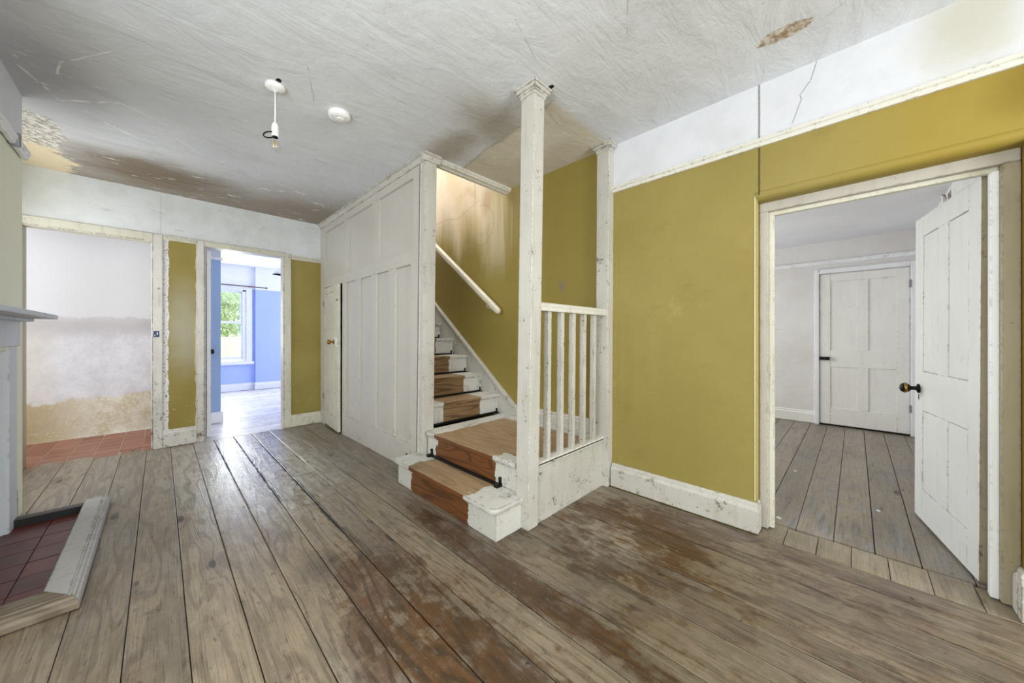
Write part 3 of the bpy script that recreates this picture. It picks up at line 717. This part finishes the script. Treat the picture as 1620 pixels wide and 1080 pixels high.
rail('trim_6', 'Y', -5.44, 1, 1.955, 1.985, .20, .53, M_BRIGHT, 'white picture rail on the narrow blue wall end', .015)
o = MB().box(-3.10, -3.075, -.542, -.510, 2.03, 2.095).build('rail_clip', M_STEEL); tag(o, 'dark metal clip over the picture rail on the chimney breast', 'clip')
# beam across the stair opening, at the edge of the ceiling
o = MB().ext([(-2.262, H), (-2.222, H), (-2.222, H-.014), (-2.235, H-.02), (-2.235, H-.030), (-2.262, H-.034), (-2.275, H-.040), (-2.30, H-.040), (-2.30, H)], 'Y', 1.466, YR).build('trim_7', M_RAIL)
struct(o, 'cream moulding on the ceiling edge above the stairs', 'trim')

# ------------------------------------------------------------------ doorways at the back
d1 = thing('door_1', (XB, -.40, 0), 'open doorway without a door at the far left, leading to the tiled passage', 'doorway', None, 'structure')
MB().box(XB-.118, XB+.014, -.045, .018, 0, 1.99).box(XB-.125, XB-.02, -.058, -.045, 0, 1.93).build('jamb', M_PEEL, d1, .004)
MB().box(XB-.118, XB+.014, -.83, -.752, 0, 1.99).build('jamb', M_BEIGE, d1, .004)
MB().box(XB-.118, XB+.014, -.752, -.045, 1.922, 1.99).box(XB-.1, XB+.006, -.752, -.045, 1.912, 1.925).build('head', M_CREAM, d1, .004)
pl = MB().box(XB-.02, XB+.0165, -.043, -.006, 1.035, 1.092).build('strike_plate', M_BLUEPL, d1, .002)
MB().box(XB, XB+.0175, -.036, -.030, 1.046, 1.060).box(XB, XB+.0175, -.022, -.014, 1.058, 1.080).build('keep', M_STEEL, pl)
d2 = thing('door_2', (XB, .65, 0), 'open doorway to the blue room with its door swung out of sight', 'doorway', None, 'structure')
MB().box(XB-.118, XB+.016, .252, .308, 0, 1.99).box(XB-.118, XB-.006, .308, .322, 0, 1.94).build('jamb', M_PEEL, d2, .004)
MB().box(XB-.118, XB+.016, .992, 1.054, 0, 1.975).box(XB-.118, XB-.006, .978, .992, 0, 1.94).build('jamb', M_CREAM, d2, .004)
MB().box(XB-.118, XB+.016, .308, .992, 1.935, 1.987).build('head', M_CREAM, d2, .004)
dl2 = MB().box(-5.40, -4.728, .335, .368, .01, 1.92).build('door_leaf', M_BRIGHT, d2, .002)
MB().lathe((-5.345, .368, .862), [(.026, 0), (.026, .006), (.012, .014), (.011, .036), (.022, .044), (.029, .058), (.026, .072), (.012, .080)], 'Y', 18).build('knob', M_BLACK, dl2)

# ------------------------------------------------------------------ panelled partition
def lean(x, y, z, k0=.022, zp=1.05):
    f = max(0., min(1., (x-XB)/1.6)); return (x+(z-zp)*k0*f, y, z)
pw = thing('panelled_partition', (-3.4, YP, 0), 'white painted panelled partition enclosing the stairs beside the cupboard door', 'panelling')
D = .022
up = [(-4.455, -3.868), (-3.738, -3.165), (-3.033, -2.443)]
lo = [(-3.79, -3.55), (-3.44, -3.19), (-3.07, -2.835), (-2.712, -2.468)]
YF = YP
fr = MB(lean)
fr.box(XB, -4.455, YF, YF+.035, 0, H)                                  # wall stile
fr.box(-4.455, -3.90, YF, YF+.035, 1.612, 1.712)                        # over cupboard door
fr.box(-3.90, -3.868, YF, YF+.035, 0, 1.712)
fr.box(-3.868, -3.79, YF, YF+.035, 0, 1.604)
fr.box(-3.868, -2.443, YF, YF+.035, 1.604, 1.712)
for a, b in ((-3.868, -3.738), (-3.165, -3.033)): fr.box(a, b, YF, YF+.035, 1.712, 2.262)
fr.box(-4.455, -2.443, YF, YF+.035, 2.262, H)
for (a, b), (c, d) in zip(lo, lo[1:]): fr.box(b, c, YF, YF+.035, .205, 1.604)
fr.box(-3.79, -2.468, YF, YF+.035, 0, .205)
fr.box(-2.468, -2.443, YF, YF+.035, 0, 1.604)
fr.box(-2.443, -2.335, YF, YF+.035, 0, H)
fr.build('frame', M_PANEL, pw, .0025, 2)
for a, b in up: MB(lean).box(a-.008, b+.008, YF+D, YF+.03, 1.704, 2.27).build('panel', M_PANEL, pw)
for a, b in lo: MB(lean).box(a-.008, b+.008, YF+D, YF+.03, .197, 1.612).build('panel', M_PANEL, pw)
# scribed bead by the end post, and the post itself
MB(lean).ext([(-2.338, YF-.002), (-2.328, YF-.006), (-2.318, YF-.002), (-2.318, YF+.03), (-2.338, YF+.03)], 'Z', 0, H-.05).box(-2.318, -2.272, YF-.001, YF+.035, 0, H-.05).build('cover_strip', M_PANEL, pw, .001, 1)
MB(lean).box(-2.352, -2.262, YF, YF+.094, .0, H).build('end_post', M_WHITE, pw, .003)
cr = [(YF, H-.055), (YF-.006, H-.055), (YF-.010, H-.042), (YF-.012, H-.04), (YF-.022, H-.022), (YF-.034, H-.016), (YF-.034, H), (YF, H)]
MB().ext(cr, 'X', XB, -2.232).build('crown_moulding', M_WHITE, pw)
xe = -2.233
MB().ext([(xe+(YF-p), q) for p, q in cr], 'Y', YF-.034, YF+.12).build('crown_return', M_WHITE, pw)
MB().lathe((-2.515, YF-.0, .115), [(.009, -.004), (.009, .004)], 'Y', 12).build('cable_hole', M_DARK, pw)
# inner face boards
MB().box(-4.6, -2.36, YF+.036, YF+.06, 0, H).build('backing', M_SUB, pw)

# cupboard door, ajar
ang = math.radians(-4.6); hx, hy = -4.497, YF+.004
def cup(s, t, z): return (hx+s*math.cos(ang)-t*math.sin(ang), hy+s*math.sin(ang)+t*math.cos(ang), z)
dc = thing('door_3', (hx, hy, 0), 'narrow two-panel cupboard door under the stairs, slightly ajar', 'door', None, 'structure')
mb = MB(cup); ps = [(.04, .185), (.272, .425)]; z0, z1 = .022, 1.602
mb.box(0, .04, 0, .03, z0, z1).box(.185, .272, 0, .03, .18, 1.535).box(.425, .592, 0, .03, z0, z1).box(.04, .425, 0, .03, z0, .18).box(.04, .425, 0, .03, 1.535, z1)
lf3 = mb.build('leaf', M_CREAM, dc, .002)
for a, b in ps: MB(cup).box(a-.005, b+.005, .010, .024, .175, 1.54).build('panel', M_CREAM, lf3)
MB(cup).lathe((.415+.03, 0, .98), [(.024, 0), (.024, -.005), (.010, -.009), (.009, -.026), (.021, -.036), (.027, -.050), (.022, -.063), (.008, -.068)], 'Y', 18).build('knob', M_BRASS, lf3)
MB(cup).box(.535, .596, -.012, .0, .955, 1.03).box(.560, .60, -.016, .0, .93, .955).build('rim_latch', M_DOORC, lf3, .002)
MB(cup).box(.54, .60, -.004, .001, 1.425, 1.436).build('turn_button', M_BLACK, lf3)
MB(cup).box(-.012, .012, -.005, .004, 1.39, 1.46).box(-.012, .012, -.005, .004, .30, .37).build('hinge', M_BLACK, dc)

# ------------------------------------------------------------------ staircase
st = thing('staircase', (-1.9, 1.8, 0), 'old timber staircase with bare wood strip between white painted edges', 'staircase')
def rounded(x0, x1, y0, y1, r, corners):
    P = []
    for cx, cy, a0, k in ((x1, y1, 0, 'RB'), (x0, y1, 90, 'LB'), (x0, y0, 180, 'LF'), (x1, y0, 270, 'RF')):
        rr = r if k in corners else .001
        ox = cx-rr if cx == x1 else cx+rr; oy = cy-rr if cy == y1 else cy+rr
        for i in range(7): t = math.radians(a0+i*15); P.append((ox+rr*math.cos(t), oy+rr*math.sin(t)))
    return P
T1 = .172
MB().ext(rounded(-2.352, -1.285, 1.172, 1.42, .05, ('RF',)), 'Z', T1-.024, T1).build('tread', M_STEP, st, .009, 3)
MB().ext(rounded(-2.343, -1.290, 1.182, 1.42, .045, ('RF',)), 'Z', T1-.036, T1-.024).build('nosing_mould', M_STEP, st, .003, 1)
MB().box(-2.327, -1.297, 1.198, 1.42, 0, T1-.036).build('riser', M_STEP, st, .002)
T2 = .340
MB().box(-2.30, -1.245, 1.40, 2.21, T2-.026, T2).box(-2.25, -1.345, 1.378, 1.40, T2-.024, T2).build('landing_tread', M_LANDING, st, .005, 2)
MB().box(-2.25, -1.345, 1.386, 1.40, T2-.036, T2-.024).build('nosing_mould', M_STEP, st, .003, 1)
MB().box(-2.26, -1.335, 1.400, 1.44, T1, T2-.024).build('riser', M_STEP, st)
rise, go = .170, .237
xn, zt = -2.345, T2
for i in range(9):
    z1 = zt+rise
    MB().box(xn-go-.02, xn, 1.462, 2.21, z1-.024, z1).build('tread', M_STEPUP, st, .007, 2)
    MB().box(xn-.020, xn-.010, 1.462, 2.21, z1-.036, z1-.024).build('nosing_mould', M_STEPUP, st, .002, 1)
    MB().box(xn-.040, xn-.020, 1.462, 2.21, zt, z1-.024).build('riser', M_STEPUP, st)
    xn -= go; zt = z1
# wall string with moulded cap
sl = (1.426-.432)/(-3.465+2.183)
def sz(x, o=0): return .440+sl*(x+2.183)+o
MB().ext([(-2.175, T2-.03), (-2.175, sz(-2.175)), (-4.5, sz(-4.5)), (-4.5, sz(-4.5)-.75), (-2.6, T2-.03)], 'X' if False else 'Y', 2.208, YR).build('wall_string', M_WHITE, st)
MB().ext([(-2.170, sz(-2.17)-.02), (-2.170, sz(-2.17)+.012), (-4.5, sz(-4.5)+.012), (-4.5, sz(-4.5)-.018)], 'Y', 2.198, YR).build('string_cap', M_WHITE, st, .004, 2)
# end panel under the balustrade
def lean2(x, y, z): return (x+z*.0198, y, z)
MB().box(-1.285, -1.262, 1.44, 2.19, 0, T2-.022).build('side_string', M_WHITE, st)
MB().box(-1.30, -1.245, 1.46, 2.195, T2-.020, T2+.003).build('side_nosing', M_RAIL, st, .008, 3)

# stair rods
def stair_rod(a, b, up, label):
    (x0, y0, z0), (x1, y1, z1) = a, b
    t = thing('stair_rod', ((x0+x1)/2, (y0+y1)/2, z0), label, 'stair rod', 'black stair rods left on the treads')
    al = 'X' if abs(x1-x0) > abs(y1-y0) else 'Y'
    if al == 'X': MB().box(x0, x1, y0-.018, y0+.004, z0, z0+.014).build('rod', M_BLACK, t, .003)
    else: MB().box(x0-.004, x0+.016, y0, y1, z0, z0+.015).build('rod', M_BLACK, t, .003)
    for (px, py) in ((x0, y0), (x1, y1)):
        mb = MB()
        if al == 'X':
            mb.box(px-.014, px+.014, py-.036, py+.006, z0, z0+.017).box(px-.008, px+.008, py-.004, py+.006, z0, z0+.042)
            mb.lathe((px, py, z0+.042), [(.010, -.004), (.012, 0), (.009, .008), (.002, .012)], 'Z', 10)
        else:
            mb.box(px-.006, px+.026, py-.010, py+.010, z0, z0+.005).box(px-.004, px+.004, py-.006, py+.006, z0, z0+.034)
            mb.lathe((px, py, z0+.034), [(.008, -.003), (.009, 0), (.007, .006), (.002, .009)], 'Z', 10)
        mb.build('bracket', M_BLACK, t)
stair_rod((-2.20, 1.394, T1), (-1.475, 1.394, T1), 0, 'black stair rod on the lowest tread facing the room')
names = ['black stair rod across the back of the landing', 'black stair rod one tread above the landing', 'black stair rod two treads above the landing',
         'black stair rod three treads above the landing', 'highest visible black stair rod near the panelling post']
xn, zt = -2.345, T2
for i in range(5):
    stair_rod((xn-.012, 1.48, zt), (xn-.012, 2.185, zt), 0, names[i]); xn -= go; zt += rise

# balustrade
bl = thing('balustrade', (-1.29, 1.42, 0), 'white painted balustrade between tall newel post and wall post at the stair foot', 'balustrade')
def lean1(x, y, z): return (x+z*.0198, y, z)
MB(lean1).box(-1.341, -1.246, 1.383, 1.468, 0, H-.0).build('newel_post', M_WHITE, bl, .004)
def cap(mb, x0, x1, y0, y1, zb):
    for e, a, b in ((.006, 0, .022), (.012, .018, .030), (.022, .028, .050), (.030, .046, .060)):
        mb.box(x0-e, x1+e, y0-e, y1+e, zb+a, min(zb+b, H))
    return mb
cap(MB(), -1.341+H*.0198, -1.246+H*.0198, 1.383, 1.468, H-.058).build('post_cap', M_WHITE, bl, .003, 1)
MB(lambda x, y, z: (x+(z-1.2)*.006, y, z)).box(-1.308, -1.214, 2.172, YR+.002, 0, H).build('wall_post', M_WHITE, bl, .004)
cap(MB(), -1.308+.007, -1.214+.007, 2.172, YR-.03, H-.058).build('post_cap', M_WHITE, bl, .003, 1)
hr = [(-1.283, 1.188), (-1.283, 1.196), (-1.290, 1.204), (-1.290, 1.226), (-1.280, 1.236), (-1.240, 1.236), (-1.229, 1.226), (-1.229, 1.216), (-1.234, 1.210), (-1.234, 1.200), (-1.228, 1.196), (-1.228, 1.188)]
MB().ext(hr, 'Y', 1.465, 2.196).build('handrail', M_RAIL, bl, .002, 1)
for yb in (1.555, 1.680, 1.800, 1.922, 2.045):
    MB(lambda x, y, z: (x+(z-1.19)*.010, y, z)).box(-1.277, -1.245, yb, yb+.033, T2, 1.19).build('baluster', M_WHITE, bl, .002)

# wall handrail
hd = thing('wall_handrail', (-2.3, 2.16, 1.25), 'cream painted handrail sloping up the stained stair wall', 'handrail')
a = Vector((-2.30, 2.165, 1.262)); b = Vector((-4.4, 2.165, 1.262+2.1*.755)); dv = (b-a).normalized(); nv = Vector((-dv.z, 0, dv.x)); 
if nv.z < 0: nv = -nv
pr = [(-.022, -.026), (-.027, -.010), (-.024, .016), (-.012, .027), (.012, .027), (.024, .016), (.027, -.010), (.022, -.026)]
P = []; F = []
for t, sc in ((0, .55), (.012, .9), (.03, 1.), (2.6, 1.)):
    for (u, v) in pr:
        q = a + dv*t + Vector((0, 1, 0))*u*sc + nv*v*sc; P.append(tuple(q))
n = len(pr)
for j in range(3):
    for i in range(n): F.append((j*n+i, j*n+(i+1) % n, (j+1)*n+(i+1) % n, (j+1)*n+i))
F += [tuple(range(n)), tuple(range(3*n, 4*n))]
m_ = MB(); m_.addv(P, F); m_.build('rail', M_HAND, hd, .002, 1)
for t in (.19, 1.1):
    q = a+dv*t-nv*.03
    MB().tube([(q.x, q.y, q.z), (q.x, q.y+.004, q.z-.03), (q.x, q.y+.04, q.z-.045), (q.x, YR, q.z-.045)], .007, 8).lathe((q.x, YR-.004, q.z-.045), [(.02, 0), (.02, .004)], 'Y', 14).build('bracket', M_RAIL, hd)

# ------------------------------------------------------------------ right doorway
d4 = thing('door_4', (.03, 2.35, 0), 'worn cream door frame of the right doorway with a white four-panel door swung open', 'door', None, 'structure')
YJ = 2.312
MB().box(-.374, -.334, YJ, 2.405, .004, 1.722).build('jamb', M_JAMB, d4, .004)
MB().box(-.336, -.312, YJ+.028, 2.37, .004, 1.705).build('stop', M_CREAM, d4, .003)
MB().box(-.374, .452, YJ, 2.405, 1.722, 1.782).build('head', M_JAMB, d4, .004)
MB().box(-.336, .408, YJ+.028, 2.37, 1.702, 1.724).build('stop', M_CREAM, d4, .003)
MB().box(.407, .453, YJ, 2.405, .004, 1.722).build('jamb', M_BEIGE, d4, .004)
MB().box(.384, .408, YJ+.020, 2.37, .004, 1.705).build('stop', M_BRIGHT, d4, .005)  # whiter paint stands in for light from the side room
p0 = Vector((.371, 2.428)); p1 = Vector((.249, 3.112)); tv = (p1-p0).normalized(); nv2 = Vector((tv.y, -tv.x))  # nv2 points to +X (hidden face)
def leaf(s, t, z): q = p0 + tv*(s - (z-.0)*.012) + nv2*t; return (q.x, q.y, z)
def four_panel(xf, w, z0, z1, thick, pv, pz, mat, par, dep=.006, chf=.002, groove=.0):
    mb = MB(xf); zb = [pz[0][0], pz[0][1], pz[1][0], pz[1][1]]
    mb.box(0, pv[0][0], 0, thick, z0, z1).box(pv[1][1], w, 0, thick, z0, z1)
    for a, b in ((z0, zb[0]), (zb[1], zb[2]), (zb[3], z1)): mb.box(pv[0][0], pv[1][1], 0, thick, a, b)
    for a, b in pz: mb.box(pv[0][1], pv[1][0], 0, thick, a, b)
    par = mb.build('leaf', mat, par, chf)
    for a, b in pv:
        for c, d in pz:
            if groove: MB(xf).box(a+groove, b-groove, dep, thick-dep, c+groove*.6, d-groove*.6).box(a-.004, b+.004, .012, thick-.012, c-.004, d+.004).build('panel', mat, par, .0015, 1)
            else: MB(xf).box(a-.004, b+.004, dep, thick-dep, c-.004, d+.004).build('panel', mat, par)
    return par
lf4 = four_panel(leaf, .698, .012, 1.715, .036, [(.098, .292), (.402, .592)], [(.185, .632), (.848, 1.605)], M_DOORW, d4, .003, .002, .006)
MB(leaf).lathe((.640, 0, .748), [(.026, .0), (.026, -.005), (.012, -.010), (.010, -.030), (.018, -.036), (.027, -.048), (.028, -.060), (.020, -.072), (.006, -.077)], 'Y', 22).build('knob', M_BLACK, lf4, label='black doorknob worn to brass on the open door')
MB(leaf).lathe((.640, 0, .748), [(.0265, -.048), (.0292, -.053), (.0285, -.0605), (.0265, -.062)], 'Y', 22).build('knob_band', M_BRASS, lf4)
MB(leaf).box(.637, .643, -.002, .001, .685, .715).build('keyhole', M_DARK, lf4)
for zz in (.28, 1.42):
    MB(leaf).box(-.003, .001, .004, .034, zz-.045, zz+.045).tube([(-.004, .036, zz-.05), (-.004, .036, zz+.05)], .006, 8).build('hinge', M_BEIGE, lf4)
MB(leaf).box(-.0015, 0, .001, .036, .014, 1.713).build('leaf_edge', M_BEIGE, lf4)

# far four-panel door of the side room
d5 = thing('door_5', (.05, 5.5, 0), 'closed cream four-panel door in the far wall of the side room', 'door', None, 'structure')
def far(s, t, z): return (-.297+s, 5.492+t, z)
lf5 = four_panel(far, .704, .02, 1.766, .03, [(.092, .312), (.402, .615)], [(.212, .685), (.881, 1.676)], M_DOORC, d5, .010, .003)
MB().box(-.345, -.302, 5.475, 5.51, 0, 1.828).box(.410, .452, 5.475, 5.51, 0, 1.828).box(-.302, .410, 5.475, 5.51, 1.775, 1.828).build('architrave', M_BRIGHT, d5, .006, 2)
MB().box(-.300, -.21, 5.462, 5.492, .764, .802).lathe((-.235, 5.462, .783), [(.012, 0), (.018, -.012), (.019, -.02), (.010, -.028)], 'Y', 14).build('rim_lock', M_BLACK, lf5, .003)
for zz in (.287, 1.592): MB().box(.402, .418, 5.470, 5.494, zz-.04, zz+.04).build('hinge', M_STEEL, lf5, .002)
MB().box(-.30, .41, 5.500, 5.512, 0, .02).build('threshold_gap', M_DARK, d5)

# ------------------------------------------------------------------ sash window of the blue room
w1 = thing('window_1', (-8.33, .7, .55), 'white sash window in the blue room with trees outside', 'window', None, 'structure')
mb = MB()
for a, b in ((.155, .25), (1.16, 1.255)): mb.box(-8.335, -8.305, a, b, .55, 1.985)
mb.box(-8.335, -8.300, .155, 1.255, 1.915, 1.985)
for a, b in ((.25, .305), (1.105, 1.16)): mb.box(-8.43, -8.318, a, b, .55, 1.93)
mb.box(-8.43, -8.318, .25, 1.16, 1.89, 1.93)
mb.build('frame', M_BRIGHT, w1, .003)
MB().box(-8.44, -8.265, .13, 1.28, .50, .555).build('sill', M_BRIGHT, w1, .006)
def sash(x, z0, z1):
    f = MB().box(x, x+.035, .300, .345, z0, z1).box(x, x+.035, 1.085, 1.11, z0, z1).box(x, x+.035, .345, 1.085, z0, z0+.05).box(x, x+.035, .345, 1.085, z1-.035, z1).build('sash', M_BRIGHT, w1, .003)
    MB().box(x+.015, x+.019, .345, 1.085, z0+.05, z1-.035).build('pane', M_GLASS, f)
sash(-8.365, .60, 1.31); sash(-8.405, 1.275, 1.90)
cr_ = thing('curtain_rod', (-8.28, .8, 2.0), 'thin dark curtain rod above the sash window', 'curtain rod')
MB().tube([(-8.27, .0, 2.005), (-8.27, 1.47, 1.985)], .009, 8).build('rod', M_BROWNW, cr_)
MB().lathe((-8.27, 1.475, 1.985), [(.008, -.012), (.016, 0), (.014, .012), (.004, .018)], 'Y', 12).build('finial', M_BROWNW, cr_)
MB().box(-8.33, -8.262, 1.20, 1.212, 1.975, 1.995).build('bracket', M_BROWNW, cr_)
ls = thing('lamp_shade', (-7.6, 1.575, 2.37), 'white conical lamp shade hanging in the blue room near the door jamb', 'lamp shade')
MB().lathe((-7.6, 1.575, 2.18), [(.14, 0), (.05, .11), (.045, .11), (.132, 0)], 'Z', 24).build('shade', M_PLASTIC, ls)
MB().tube([(-7.6, 1.575, 2.29), (-7.6, 1.575, 2.372)], .004, 6).build('cord', M_PLASTIC, ls)

# outdoors beyond the sash window
struct(MB().box(-40, -8.6, -14, 16, -.5, -.35).build('ground', M_GRASS), 'sunlit lawn outside the sash window', 'ground')
tag(MB().box(-15.2, -15, -6, 8, -.35, 1.0).build('garden_wall', M_GWALL, None, .02), 'pale rendered garden wall seen through the lower sash', 'wall')
def tree(name, x, y, zc, r, n, mat, label):
    t = thing(name, (x, y, -.35), label, 'tree', 'garden trees outside the window')
    rnd = random.Random(int(abs(x*31+y*17)*10)); P = []; F = []
    for c in range(26):
        th, ph = rnd.uniform(0, 6.28), math.acos(rnd.uniform(-1, 1)); q = r*rnd.uniform(.45, .9)
        cx, cy, cz = x+q*math.sin(ph)*math.cos(th), y+q*math.sin(ph)*math.sin(th), zc+q*math.cos(ph)*.85; cr2 = r*rnd.uniform(.25, .4)
        for _ in range(n//26):
            v = Vector((rnd.gauss(0, 1), rnd.gauss(0, 1), rnd.gauss(0, 1))).normalized()*cr2*rnd.uniform(.5, 1)
            u = Vector((rnd.gauss(0, 1), rnd.gauss(0, 1), rnd.gauss(0, 1))).normalized(); w = u.orthogonal().normalized(); s = rnd.uniform(.05, .11)
            o = Vector((cx, cy, cz))+v; k = len(P); P += [tuple(o-u*s), tuple(o+w*s*.5), tuple(o+u*s), tuple(o-w*s*.5)]; F.append((k, k+1, k+2, k+3))
    m_ = MB(); m_.addv(P, F); c = m_.build('crown', mat, t); c['kind'] = 'stuff'
    MB().tube([(x, y, -.36), (x+.05, y, zc*.5), (x, y+.1, zc)], [.16, .12, .05], 8).build('trunk', M_BARK, t)
tree('garden_tree', -17.5, 1.75, 2.1, 1.5, 4200, M_LEAF, 'leafy green tree filling the window, nearest the middle of the glass')
tree('garden_tree', -23., 4.6, 3.2, 2.0, 3600, M_LEAF2, 'paler tree behind, towards the window frame on the right')
tree('garden_tree', -21.5, .4, 3.2, 1.4, 3000, M_LEAF2, 'pale tree partly behind the blue wall end')

# ------------------------------------------------------------------ fireplace, hearth, fender
fp_ = thing('fireplace_surround', (-2.7, -.54, 0), 'plain white painted fireplace surround at the left edge', 'fireplace')
MB().box(-3.30, -3.158, -.93, -.556, .0, .993).build('pilaster', M_FIRE, fp_, .003)
MB().box(-2.262, -2.12, -.70, -.556, .0, .993).build('pilaster', M_FIRE, fp_, .003)
MB().box(-3.318, -2.10, -.70, -.548, .993, 1.150).build('frieze', M_FIRE, fp_, .003)
MB().box(-3.40, -3.301, -.62, -.568, 0, .17).build('plinth_block', M_WHITE, fp_, .004)
MB().box(-3.385, -2.05, -.56, -.428, 1.146, 1.171).build('mantel_shelf', M_FIRE, fp_, .004)
MB().box(-3.340, -2.08, -.56, -.505, 1.128, 1.146).build('shelf_moulding', M_FIRE, fp_, .004)
he = thing('hearth', (-2.75, -.45, 0), 'dark red tiled hearth framed by the wooden kerb', 'hearth')
MB().box(-3.25, -2.23, -.90, -.30, -.02, .004).build('bed', M_HGROUT, he)
for i in range(7):
    for j in range(4):
        x0 = -2.395-.151*i+.151; y0 = -.43+.151*1-.151*j
        MB().box(max(x0-.0745-.0745, -3.25), min(x0, -2.235), y0-.149, min(y0, -.31), -.01, .010+random.uniform(-.0005, .0008)).build('tile', M_HTILE, he, .002, 1)
fd = thing('hearth_kerb', (-2.75, -.27, 0), 'low wooden hearth kerb with moulded edge around the red tiles', 'hearth kerb')
kp = [(0, 0), (0, .036), (.006, .046), (.072, .046), (.074, .042), (.080, .041), (.084, .046), (.092, .044), (.096, .036), (.102, .032), (.106, .02), (.106, 0)]
def kerb_front(u, v, z): return (u, -.324+v, z)
mb = MB(); n = len(kp)
P = [(-3.335, -.324+v, z+.006) for v, z in kp] + [(-2.262+v*1.30, -.324+v, z+.006) for v, z in kp]
mb.addv(P, [tuple(range(n)), tuple(range(2*n-1, n-1, -1))] + [(i, (i+1) % n, n+(i+1) % n, n+i) for i in range(n)]); mb.build('front_board', M_FENDER, fd)
mb = MB(); P = [(-2.258+v*1.30, -.324+v, z+.005) for v, z in kp] + [(-2.25+v*1.30, -.56, z+.005) for v, z in kp]
mb.addv(P, [tuple(range(n)), tuple(range(2*n-1, n-1, -1))] + [(i, (i+1) % n, n+(i+1) % n, n+i) for i in range(n)]); mb.build('end_board', M_FENDER_W, fd, label='bare pine end board of the kerb')
MB().box(-3.292, -3.235, -.575, -.324, .0, .050).build('far_board', M_BLACKW, fd, .003, label='black painted far board of the kerb')

# ------------------------------------------------------------------ ceiling fittings
px, py = -2.205, .432
pd = thing('pendant_light', (px, py, H), 'white ceiling rose with a short cord and bare clear bulb', 'light')
MB().lathe((px, py, H), [(.046, .0), (.047, -.010), (.044, -.018), (.030, -.026), (.010, -.030), (.006, -.036)], 'Z', 28).build('ceiling_rose', M_PLASTIC, pd)
MB().tube([(px, py, H-.03), (px+.001, py, H-.11), (px, py, 2.185)], .0035, 8).build('cord', M_PLASTIC, pd)
MB().lathe((px, py, 2.112), [(.015, 0), (.017, .004), (.017, .040), (.0155, .042), (.0155, .044), (.017, .046), (.016, .056), (.011, .070), (.005, .078)], 'Z', 20).build('lamp_holder', M_PLASTIC, pd)
lh = bpy.data.objects['lamp_holder']
MB().lathe((px, py, 2.112), [(.013, .0), (.0135, -.006), (.012, -.007)], 'Z', 16).build('bayonet_cap', M_BLACK, lh)
MB().lathe((px, py, 2.105), [(.011, 0), (.013, -.012), (.022, -.028), (.0275, -.044), (.026, -.058), (.018, -.069), (.006, -.0735)], 'Z', 24).build('bulb', M_GLASS, pd, label='clear glass bulb')
bu = bpy.data.objects['bulb']
fm = MB()
for k in range(4):
    a_ = k*math.pi/2+.4; fm.tube([(px+.004*math.cos(a_), py+.004*math.sin(a_), 2.09), (px+.007*math.cos(a_), py+.007*math.sin(a_), 2.056)], .0022, 6)
fm.build('filament', M_FILA, bu, kind='stuff')
rc = Vector((px-.020, py-.022, 2.122)); ring = []
for k in range(20):
    a_ = 2*math.pi*k/20; ring.append((rc.x+.026*math.cos(a_), rc.y+.026*math.sin(a_), rc.z+.010*math.sin(a_+.6)))
MB().tube(ring, .0035, 8, True).build('shade_ring', M_BLACK, pd, label='loose dark shade ring')
dx, dy = -2.205, .757
sd = thing('smoke_detector', (dx, dy, H), 'round white smoke detector on the ceiling beside the bulb', 'smoke detector')
MB().lathe((dx, dy, H), [(.058, 0), (.061, -.006), (.061, -.020), (.058, -.024), (.052, -.032), (.030, -.036), (.002, -.037)], 'Z', 32).build('case', M_PLASTIC, sd)
ca = bpy.data.objects['case']
MB().lathe((dx+.004, dy+.004, H-.035), [(.022, 0), (.022, -.004), (.018, -.0055), (.002, -.006)], 'Z', 24).build('test_button', M_PLASTIC, ca)
for u, v in ((-.012, -.034), (.004, -.042), (.034, .022)): MB().box(dx+u-.002, dx+u+.002, dy+v-.002, dy+v+.002, H-.036, H-.030).build('indicator', M_BLACK, ca)

# plaster crumbs on the side room floor
for i, (cx, cy, s, lb) in enumerate(((-.315, 2.50, .012, 'white plaster crumb just inside the right doorway'), (-.33, 3.45, .010, 'small white paint flake on the grey boards by the left of the room'), (.10, 3.02, .009, 'tiny white paint flake on the grey boards before the open door'))):
    m_ = MB(); q = [(cx+s*math.cos(a)*random.uniform(.6, 1.4), cy+s*math.sin(a)*random.uniform(.6, 1.2)) for a in [k*math.pi/3.5 for k in range(7)]]
    m_.ext(q, 'Z', .0006, .004); tag(m_.build('plaster_flake', M_BRIGHT), lb, 'debris', 'white flakes on the side room floor')
